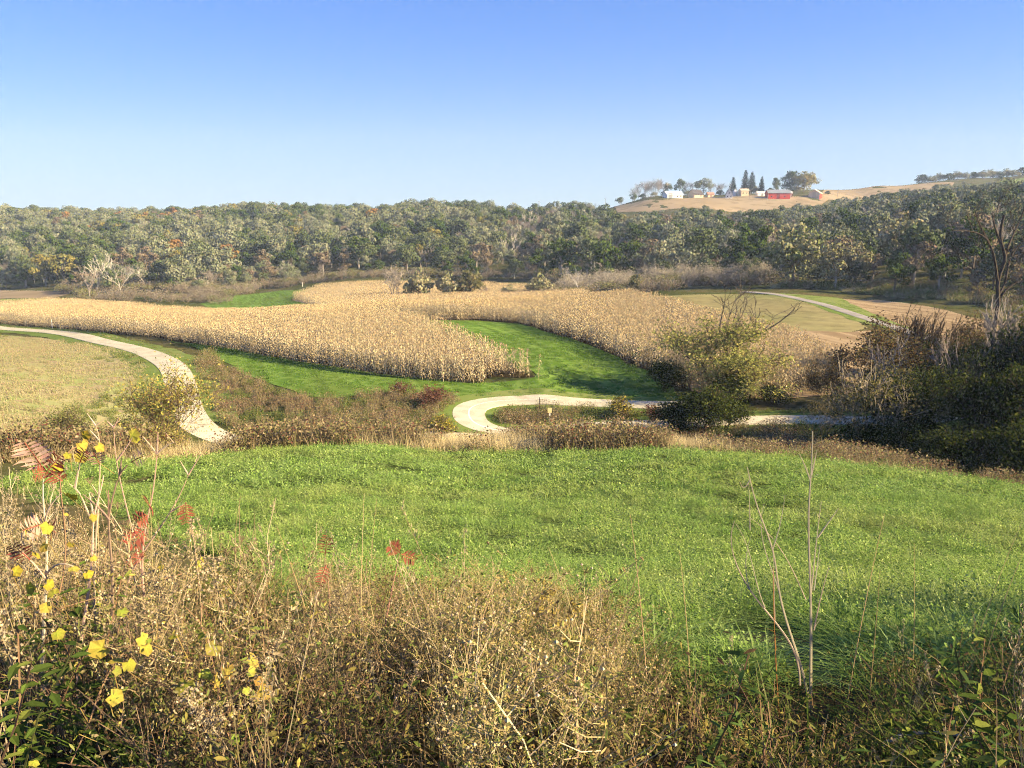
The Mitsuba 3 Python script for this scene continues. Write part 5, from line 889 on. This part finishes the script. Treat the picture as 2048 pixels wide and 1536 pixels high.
for a in range(len(p)):
    if hmax[a] < .16: continue
    x_ = pxu[a]; d = p[a, 1]; r_ = F_.random(); dens = (.44 if d < 2.6 else .36 if d < 3.6 else .26) * (1.45 if x_ > 1500 else 1.0)
    if r_ > dens: continue
    if x_ < 480: ks, ws = ['goldenrod', 'grey_aster', 'dry_stalk', 'leafy_stalk', 'dry_clump', 'brown_bush', 'olive_bush', 'green_weed_plant', 'umbel_stalk', 'green_clump'], [.15, .07, .12, .08, .13, .09, .16, .12, .03, .08]
    elif x_ < 830: ks, ws = ['goldenrod', 'grey_aster', 'dry_stalk', 'leafy_stalk', 'dry_clump', 'brown_bush', 'olive_bush', 'umbel_stalk', 'aster', 'green_clump'], [.10, .12, .12, .07, .18, .10, .13, .06, .05, .07]
    elif x_ < 1310: ks, ws = ['aster', 'dry_clump', 'dry_stalk', 'brown_bush', 'olive_bush', 'umbel_stalk', 'yellow_rod'], [.52, .09, .06, .07, .16, .03, .07]
    elif x_ < 1560: ks, ws = ['yellow_rod', 'dry_clump', 'olive_bush', 'green_weed_plant', 'lance_weed', 'leafy_stalk', 'green_clump', 'brown_bush'], [.14, .16, .2, .14, .06, .10, .12, .08]
    else: ks, ws = ['green_weed_plant', 'lance_weed', 'olive_bush', 'green_clump', 'dry_clump', 'leafy_stalk'], [.36, .12, .24, .14, .09, .05]
    ws = np.array(ws) / sum(ws); kd = ks[int(np.searchsorted(np.cumsum(ws), F_.random()).clip(0, len(ks) - 1))]
    if hlow[a] < .1 and F_.random() < .75: continue
    want = (hmax[a] if kd in ('dry_stalk', 'leafy_stalk', 'umbel_stalk') or (kd == 'goldenrod' and F_.random() < .25) else max(.2, hlow[a])) * (.62 + .42 * F_.random() ** 1.5); s = want / NATH[kd]
    if s > 1.25: s = .85 + .4 * F_.random()
    if s < .35: continue
    if nw.get(kd, 0) >= 280: continue
    nw[kd] = nw.get(kd, 0) + 1; b_, lb, ct = WEED[kd]
    zone = ('left edge' if x_ < 240 else 'left' if x_ < 620 else 'middle' if x_ < 1050 else 'centre right' if x_ < 1480 else 'right') + (', front' if d < 2.4 else ', back' if d > 3.3 else '')
    lb = lb.replace('in the near weeds', 'in the near weeds, ' + zone)
    thing(b_, lb, ct, f'{kd}_{F_.integers(0, 3)}', mat4(p[a, 0], p[a, 1], g[a], F_.random() * 6.28, max(.55, s), s), 'near weeds: ' + kd.replace('_', ' ') + ', ' + zone)
print('weeds', nw)

# saplings and sumac, stems laid out in space
def sapling(base, label, cat, lines, rad, col, rtip=.28):
    k = key_for(base); labels[k] = {'label': label, 'category': cat}; rng = np.random.default_rng(len(scene)); n = 0
    for a, pts in enumerate(lines):
        c = smooth_line(pts, .03) if len(pts) > 2 else np.array(pts, float); m = MB(); r0 = rad if a == 0 else rad * (.62 if base == 'sumac' else .42)
        tube(m, c, np.linspace(r0, r0 * rtip, len(c)), jitter(rng, col, 1, .12)[0], 5)
        t = rng.random(max(2, len(c) // 5))
        for q in along(c, t):   # short side spurs
            if a and rng.random() < .5: tube(m, [q, q + rdir(rng, 1)[0] * [.04, .04, .02] + [0, 0, .03]], [r0 * .3, r0 * .2], col, 3)
        nm = 'stem' if a == 0 else 'branch' if a == 1 else f'branch_{a - 1:03d}'; scene[f'{k}__{nm}'] = m.ply('mat_dry')
    return k
PALEST = (0.50, 0.40, 0.30)
def frond(k, idx, base, tip, n, L, col, rcol):
    """one pinnate sumac leaf: rachis and paired leaflets"""
    rng = np.random.default_rng(idx + 5); base, tip = np.array(base), np.array(tip); m = MB(); ln = np.linalg.norm(tip - base)
    t = np.linspace(0, 1, 6)[:, None]; pts = base + (tip - base) * t + np.array([0, 0, -1]) * (t ** 2) * ln * .12; tube(m, pts, np.linspace(.0025, .0012, 6), rcol, 3)
    d = unit(tip - base); sd = unit(np.cross(d, [0.2, -1.0, 0.35])); q = along(pts, np.linspace(.12, 1, n)); nn = np.cross(d, sd)
    for s_ in (-1, 1): cards(m, q, sd * s_ + d * .35 + rng.normal(size=(n, 3)) * .10 - [0, 0, .12], nn + rng.normal(size=(n, 3)) * .25, L * (1 - .45 * np.abs(np.linspace(-.7, 1, n))) , jitter(rng, col, n, .2), LANCE)
    scene[f'{k}__leaf' if idx == 0 else f'{k}__leaf_{idx:03d}'] = m.ply('mat_leaf')
PINK, REDL, DRED = (0.50, 0.34, 0.26), (0.27, 0.085, 0.06), (0.17, 0.05, 0.04)
k = sapling('sumac', 'young sumac with a large pale pink feathery leaf at its top, at the left edge', 'sumac', [[(-1.774,2.610,-1.795),(-1.709,2.610,-1.342),(-1.678,2.610,-1.088),(-1.671,2.610,-0.965),(-1.653,2.610,-0.881)], [(-1.678,2.610,-1.088),(-1.604,2.567,-0.976),(-1.575,2.567,-0.949)], [(-1.703,2.610,-1.302),(-1.722,2.567,-1.203),(-1.760,2.567,-1.155)], [(-1.701,2.610,-1.283),(-1.582,2.567,-1.223),(-1.517,2.567,-1.281)]], .0075, PALEST)
for a, (b, t, n, L, c) in enumerate([([(-1.656,2.610,-0.881)], [(-1.683,2.567,-0.750)], 9, .075, PINK), ([(-1.655,2.610,-0.899)], [(-1.592,2.610,-0.816)], 8, .05, DRED), ([(-1.675,2.610,-1.084)], [(-1.703,2.523,-1.061)], 8, .06, PINK), ([(-1.678,2.610,-1.088)], [(-1.616,2.567,-1.093)], 6, .05, REDL), ([(-1.722,2.567,-1.203)], [(-1.746,2.523,-1.117)], 7, .05, DRED), ([(-1.654,2.610,-0.890)], [(-1.665,2.567,-0.875)], 6, .04, REDL)]): frond(k, a, b[0], t[0], n, L, c, (0.36, 0.10, 0.08))
k = sapling('sumac', 'young sumac with a bent branch and few red leaves, second from the left edge', 'sumac', [[(-1.698,2.697,-1.899),(-1.609,2.697,-1.407),(-1.568,2.697,-1.204),(-1.553,2.697,-1.105),(-1.517,2.697,-0.997),(-1.496,2.697,-0.929)], [(-1.553,2.697,-1.105),(-1.574,2.680,-1.019),(-1.580,2.653,-0.962),(-1.623,2.653,-0.937)], [(-1.580,2.653,-0.962),(-1.551,2.653,-0.867)], [(-1.551,2.697,-1.085),(-1.557,2.697,-0.997)]], .008, PALEST)
frond(k, 0, [(-1.623,2.653,-0.937)][0], [(-1.635,2.610,-0.881)][0], 7, .05, REDL, (0.36, 0.10, 0.08)); frond(k, 1, [(-1.551,2.653,-0.867)][0], [(-1.502,2.610,-0.798)][0], 7, .04, DRED, (0.36, 0.10, 0.08))
k = sapling('sumac', 'dark stemmed forked sumac in the middle of the left weeds', 'sumac', [[(-1.589,2.740,-1.930),(-1.538,2.740,-1.409),(-1.527,2.740,-1.244),(-1.520,2.740,-1.122),(-1.489,2.740,-1.013),(-1.459,2.740,-0.944),(-1.413,2.740,-0.895)], [(-1.520,2.740,-1.122),(-1.540,2.697,-1.042),(-1.590,2.697,-0.997)], [(-1.520,2.740,-1.122),(-1.508,2.740,-1.003)], [(-1.459,2.740,-0.944),(-1.446,2.740,-0.876)]], .009, (0.22, 0.16, 0.12))
frond(k, 0, [(-1.413,2.740,-0.895)][0], [(-1.335,2.697,-0.843)][0], 7, .04, PINK, (0.36, 0.10, 0.08))
k = sapling('sumac', 'tall sumac with three pronged top before the golden shrub', 'sumac', [[(-1.577,2.958,-2.035),(-1.529,2.958,-1.454),(-1.498,2.958,-1.255),(-1.459,2.958,-1.125),(-1.434,2.958,-1.019),(-1.417,2.958,-0.931)], [(-1.417,2.958,-0.931),(-1.442,2.958,-0.894),(-1.468,2.958,-0.856)], [(-1.417,2.958,-0.931),(-1.405,2.958,-0.840)], [(-1.417,2.958,-0.931),(-1.383,2.958,-0.902),(-1.341,2.958,-0.881)]], .007, (0.40, 0.31, 0.23))
for a, (b, t, n, L, c) in enumerate([([(-1.479,2.958,-1.190)], [(-1.502,2.914,-1.194)], 8, .05, REDL), ([(-1.467,2.958,-1.147)], [(-1.429,2.871,-1.103)], 7, .06, REDL), ([(-1.498,2.958,-1.255)], [(-1.546,2.914,-1.290)], 8, .06, REDL), ([(-1.520,2.958,-1.387)], [(-1.544,2.914,-1.345)], 7, .05, REDL)]): frond(k, a, b[0], t[0], n, L, c, (0.36, 0.10, 0.08))
k = sapling('sumac', 'slender sumac with forked tip leaning over the green meadow', 'sumac', [[(-1.617,3.045,-1.922),(-1.527,3.045,-1.348),(-1.430,3.045,-1.214),(-1.376,3.045,-1.125),(-1.338,3.045,-1.049)], [(-1.338,3.045,-1.049),(-1.367,3.045,-0.988)], [(-1.338,3.045,-1.049),(-1.278,3.045,-0.958)], [(-1.430,3.045,-1.214),(-1.359,3.045,-1.169)]], .006, (0.44, 0.35, 0.25))
frond(k, 0, [(-1.359,3.045,-1.169)][0], [(-1.346,3.002,-1.229)][0], 8, .045, REDL, (0.36, 0.10, 0.08))
k = sapling('sumac', 'thin sumac twig with forked tip above the left weeds', 'sumac', [[(-1.849,3.132,-2.027),(-1.772,3.132,-1.192),(-1.747,3.132,-1.034),(-1.738,3.132,-0.913),(-1.745,3.132,-0.863)], [(-1.745,3.132,-0.863),(-1.776,3.132,-0.807)], [(-1.745,3.132,-0.863),(-1.706,3.132,-0.833)], [(-1.739,3.132,-0.924),(-1.772,3.132,-0.881)]], .006, PALEST)
frond(k, 0, [(-1.747,3.132,-1.034)][0], [(-1.745,3.088,-0.955)][0], 8, .05, (0.40, 0.27, 0.20), (0.36, 0.10, 0.08))
k = sapling('sumac', 'thin reddish sumac twig right of the forked twig', 'sumac', [[(-1.699,3.045,-1.971),(-1.623,3.045,-1.071),(-1.629,3.045,-0.931),(-1.624,3.045,-0.846)], [(-1.624,3.045,-0.846),(-1.649,3.045,-0.818)], [(-1.624,3.045,-0.846),(-1.598,3.045,-0.801)], [(-1.624,3.045,-0.984),(-1.560,3.045,-0.899),(-1.545,3.045,-0.877)]], .006, (0.42, 0.29, 0.24))
for idx, (lb, pts) in enumerate([('small red sumac at the edge of the grass left of centre', ([(-0.807,3.132,-1.731),(-0.808,3.132,-1.539),(-0.814,3.132,-1.445)], [(-0.814,3.132,-1.445)], [(-0.787,3.088,-1.322)], [(-0.812,3.132,-1.492)], [(-0.831,3.088,-1.553)])),
        ('lone bright red sumac sprig over the grass near the centre', ([(-0.533,2.958,-1.681),(-0.484,2.958,-1.454),(-0.460,2.958,-1.354)], [(-0.460,2.958,-1.354)], [(-0.500,2.958,-1.316)], [(-0.456,2.958,-1.360)], [(-0.403,2.958,-1.382)]))]):
    k = sapling('sumac', lb, 'sumac', [pts[0]], .004, (0.40, 0.24, 0.18)); frond(k, 0, pts[1][0], pts[2][0], 8, .045, REDL, (0.36, 0.10, 0.08)); frond(k, 1, pts[3][0], pts[4][0], 7, .04, REDL, (0.36, 0.10, 0.08))
GREYST = (0.46, 0.40, 0.31)
sapling('dead_sapling', 'tallest leafless grey sapling at lower right, straight stem', 'sapling', [[(1.285,2.900,-2.309),(1.271,2.950,-1.910),(1.258,3.000,-1.543),(1.221,3.000,-1.163),(1.217,3.000,-0.991),(1.209,3.000,-0.848)], [(1.262,3.000,-1.566),(1.265,3.000,-1.306),(1.270,3.000,-1.141)], [(1.268,3.000,-1.306),(1.313,3.000,-1.229),(1.352,3.000,-1.163)], [(1.220,3.000,-1.034),(1.234,3.000,-0.927)], [(1.216,3.000,-1.055),(1.178,3.000,-0.970),(1.160,3.000,-0.938)], [(1.273,3.000,-1.543),(1.281,3.000,-1.339)], [(1.288,3.000,-1.728),(1.309,3.000,-1.543),(1.332,3.000,-1.406)]], .0085, GREYST)
sapling('dead_sapling', 'leafless sapling bending left, left of the tallest one', 'sapling', [[(1.255,2.900,-2.042),(1.194,2.920,-1.797),(1.112,2.950,-1.539),(1.067,2.950,-1.339),(0.993,2.950,-1.154),(0.955,2.950,-1.037),(0.936,2.950,-0.970)], [(1.112,2.950,-1.539),(1.036,2.950,-1.339),(1.011,2.950,-1.208),(1.023,2.950,-1.122)], [(0.955,2.950,-1.037),(0.937,2.950,-1.069),(0.902,2.950,-0.995)], [(0.969,2.950,-1.252),(0.958,2.950,-1.122),(0.947,2.950,-1.016)], [(1.067,2.950,-1.339),(1.089,2.950,-1.230),(1.100,2.950,-1.101)], [(1.243,3.000,-1.589),(1.151,2.970,-1.415),(1.030,2.950,-1.252),(0.965,2.950,-1.197)]], .0065, GREYST)
sapling('dead_sapling', 'leafless sapling curving widest to the left', 'sapling', [[(1.187,2.850,-1.891),(1.082,2.870,-1.631),(0.963,2.880,-1.481),(0.893,2.900,-1.338),(0.880,2.900,-1.230),(0.890,2.900,-1.188)], [(1.025,2.870,-1.553),(0.962,2.870,-1.367),(0.914,2.870,-1.239),(0.881,2.870,-1.186)], [(0.963,2.880,-1.481),(0.938,2.880,-1.350),(0.957,2.880,-1.232)], [(1.070,2.870,-1.608),(1.040,2.870,-1.303)]], .005, GREYST)
sapling('orange_weed', 'thin orange brown stem left of the tall sapling', 'stem', [[(1.059,2.700,-1.968),(1.031,2.750,-1.627),(1.020,2.800,-1.344)], [(1.039,2.750,-1.671),(1.021,2.750,-1.541)]], .0035, (0.42, 0.20, 0.07))
sapling('fallen_bough', 'grey dead branch lying in the weeds at bottom right', 'branch', [[(1.255,2.300,-1.753),(1.394,2.300,-1.705),(1.549,2.250,-1.696),(1.681,2.200,-1.696)], [(1.532,2.250,-1.693),(1.568,2.200,-1.696)]], .008, (0.34, 0.31, 0.28))
for a in range(26):
    px_ = [(60, 3.2), (20, 3.4), (130, 3.6), (250, 3.1), (330, 3.3), (430, 3.2), (520, 3.4), (560, 2.8), (620, 3.2), (690, 2.9), (705, 3.6), (760, 2.6), (860, 2.7), (980, 2.5), (1080, 2.4), (1190, 2.3), (1330, 2.6), (1420, 2.8), (1760, 3.0), (1810, 2.7), (1900, 3.2), (2010, 3.4), (2035, 3.2), (30, 2.6), (400, 2.6), (1240, 2.4)][a]
    d = px_[1]; x = (px_[0] - 1024) / 1547 * 1.0236 * d; z = float(H(x, d)); hh = (.95 if a in (0, 1, 2, 3, 9, 10) else .75) * (.85 + .35 * F_.random()); le = F_.normal(size=2) * .12
    sapling('dry_weed', 'long thin dry stem standing above the near weeds', 'dry weed', [[[x, d, z], [x + le[0] * .4, d + le[1] * .4, z + hh * .5], [x + le[0], d + le[1], z + hh]]], .0026, jitter(F_, (0.46, 0.36, 0.2), 1)[0]); labels[f'dry_weed_{a:03d}' if a else 'dry_weed']['group'] = 'thin dry stems above the near weeds'

# wild grape vines with large yellow lobed leaves, every leaf a part
GLV = []
for a in np.linspace(0, 2 * np.pi, 21)[:-1]:
    r_ = .52 + .055 * math.cos(5 * (a - math.pi)) - .2 * max(0, math.cos(a)) ** 8 + .04 * math.cos(10 * a + 1); GLV.append((.5 - r_ * math.cos(a) * .95, r_ * math.sin(a), .05 * math.sin(2 * a + .6) + .035 * math.cos(5 * a)))
GRAPE = (np.array([(.35, 0, 0)] + GLV), np.array([[0, b + 1, (b + 1) % 20 + 1] for b in range(20)]))
def vine(label, spots, cols, stems):
    jr = np.random.default_rng(len(label) + 3); spots = [(np.array(q) + jr.normal(size=3) * [.035, .05, .03], sz * (.55 + .8 * jr.random())) for q, sz in spots]
    k = key_for('grape_vine'); labels[k] = {'label': label, 'category': 'vine'}; rng = np.random.default_rng(len(label)); m = MB()
    for s in stems: c = smooth_line(s, .03); tube(m, c, .0028, (0.20, 0.13, 0.08), 4)
    for q, sz in spots: tube(m, [np.array(q), np.array(q) + [rng.normal() * .03, .05, -.06 - .05 * rng.random()]], [.0012, .0012], (0.30, 0.22, 0.08), 3)
    scene[k + '__stem'] = m.ply('mat_dry')
    for a, (q, sz) in enumerate(spots):
        l = MB(); d = unit(np.array([rng.normal() * .8, -.2 + rng.normal() * .5, -.7 + rng.normal() * .4])); n = unit(np.array([.4 + rng.normal() * .7, -.55 + rng.normal() * .4, .5 + rng.normal() * .5]))
        c0 = jitter(rng, cols[rng.integers(0, len(cols))], 1, .15)[0]; n0 = len(l.v)
        cards(l, [np.array(q)], [d], [n], sz, [c0], GRAPE)
        v = l.c[0].copy(); v[1:] *= (.6 + .5 * rng.random((20, 1))) * np.array([1, .9 + .1 * rng.random(), 1]); v[0] *= [.85, 1.05, .8]; l.c[0] = v
        scene[f'{k}__leaf' if a == 0 else f'{k}__leaf_{a:03d}'] = l.ply('mat_leaf')
YL = [(0.44, 0.37, 0.05), (0.40, 0.33, 0.06), (0.34, 0.33, 0.06), (0.46, 0.36, 0.08)]; YG2 = [(0.36, 0.34, 0.06), (0.26, 0.30, 0.06), (0.42, 0.34, 0.07)]; OG = [(0.46, 0.31, 0.09), (0.44, 0.37, 0.09), (0.32, 0.33, 0.07)]
V1 = [(-1.503,2.475,-0.826),(-1.532,2.475,-0.885),(-1.630,2.610,-0.844),(-1.601,2.790,-0.816),(-1.662,2.790,-0.827),(-1.565,2.790,-0.831),(-1.633,2.790,-0.849),(-1.443,2.340,-1.059),(-1.418,2.340,-1.019),(-1.506,2.430,-1.017),(-1.500,2.475,-0.969),(-1.592,2.430,-0.995),(-1.428,2.295,-1.076),(-1.375,2.340,-1.031),(-1.465,2.160,-1.152),(-1.574,2.250,-1.123),(-1.375,2.250,-1.102),(-1.414,2.205,-1.120),(-1.474,2.250,-1.114),(-1.384,2.160,-1.185),(-1.425,2.205,-1.151),(-1.237,2.610,-1.259),(-1.181,2.610,-1.263),(-1.280,2.340,-1.203),(-1.566,2.340,-1.062),(-1.401,2.250,-1.123),(-1.382,2.295,-1.090),(-1.528,2.160,-1.144),(-1.591,2.970,-0.929),(-1.617,3.150,-0.886)]
vine('yellow wild grape vine climbing through the left weeds', [(q, .027 + .02 * F_.random()) for q in V1], YL, [[(-1.788,2.600,-1.831),(-1.615,2.500,-1.362),(-1.618,2.600,-1.219),(-1.721,2.800,-0.985),(-1.764,3.050,-0.921),(-1.718,3.100,-0.926)], [(-1.615,2.500,-1.362),(-1.479,2.650,-1.373),(-1.313,2.900,-1.414)]])
V2 = [(-0.819,2.058,-1.291),(-0.783,2.058,-1.307),(-0.784,2.016,-1.321),(-0.820,2.016,-1.313),(-0.820,1.974,-1.326),(-0.781,1.974,-1.334),(-0.795,1.974,-1.366),(-0.768,1.974,-1.358),(-0.861,1.974,-1.297),(-0.885,1.974,-1.334),(-0.874,1.974,-1.366),(-0.833,2.142,-1.251),(-0.789,2.100,-1.256),(-0.932,2.016,-1.346),(-0.864,2.058,-1.307),(-0.772,2.058,-1.266)]
vine('yellow and orange leaved grape vine in the middle of the left weeds', [(q, .03 + .022 * F_.random()) for q in V2], OG, [[(-0.965,2.300,-1.773),(-0.953,2.330,-1.622),(-0.941,2.400,-1.554),(-0.969,2.550,-1.489)], [(-0.953,2.330,-1.622),(-1.075,2.380,-1.598)]])
V3 = [(-1.114,1.892,-1.286),(-1.149,1.978,-1.241),(-1.112,2.064,-1.170),(-1.193,2.107,-1.181),(-1.183,2.150,-1.163),(-1.072,1.720,-1.333),(-1.158,1.720,-1.362),(-1.147,1.763,-1.337),(-1.167,1.892,-1.248),(-0.770,1.720,-1.369),(-1.031,2.064,-1.165),(-1.017,2.064,-1.173),(-0.930,2.064,-1.181),(-1.098,1.978,-1.225),(-1.175,1.763,-1.351),(-1.284,1.806,-1.392),(-0.940,2.107,-1.189),(-1.026,2.064,-1.189),(-1.152,1.806,-1.287),(-0.693,1.720,-1.362)]
vine('yellow grape vine low at the bottom left corner', [(q, .024 + .024 * F_.random()) for q in V3], YG2, [[(-1.310,2.000,-1.592),(-1.295,2.100,-1.513),(-1.339,2.300,-1.470),(-1.378,2.500,-1.382)], [(-1.295,2.100,-1.513),(-1.183,2.400,-1.373),(-1.099,2.450,-1.392)], [(-1.346,2.000,-1.584),(-1.075,2.000,-1.609),(-0.806,2.000,-1.589)]])
# ------------------------------------------------------------------ the air
scene['haze'] = {'type': 'cube', 'to_world': T().translate([0, 0, 50]).scale([1600, 1600, 100]), 'bsdf': {'type': 'null'}, 'interior': {'type': 'ref', 'id': 'haze_air'}}
labels['haze'] = {'label': 'thin blue haze in the air over the valley', 'category': 'haze', 'kind': 'stuff'}
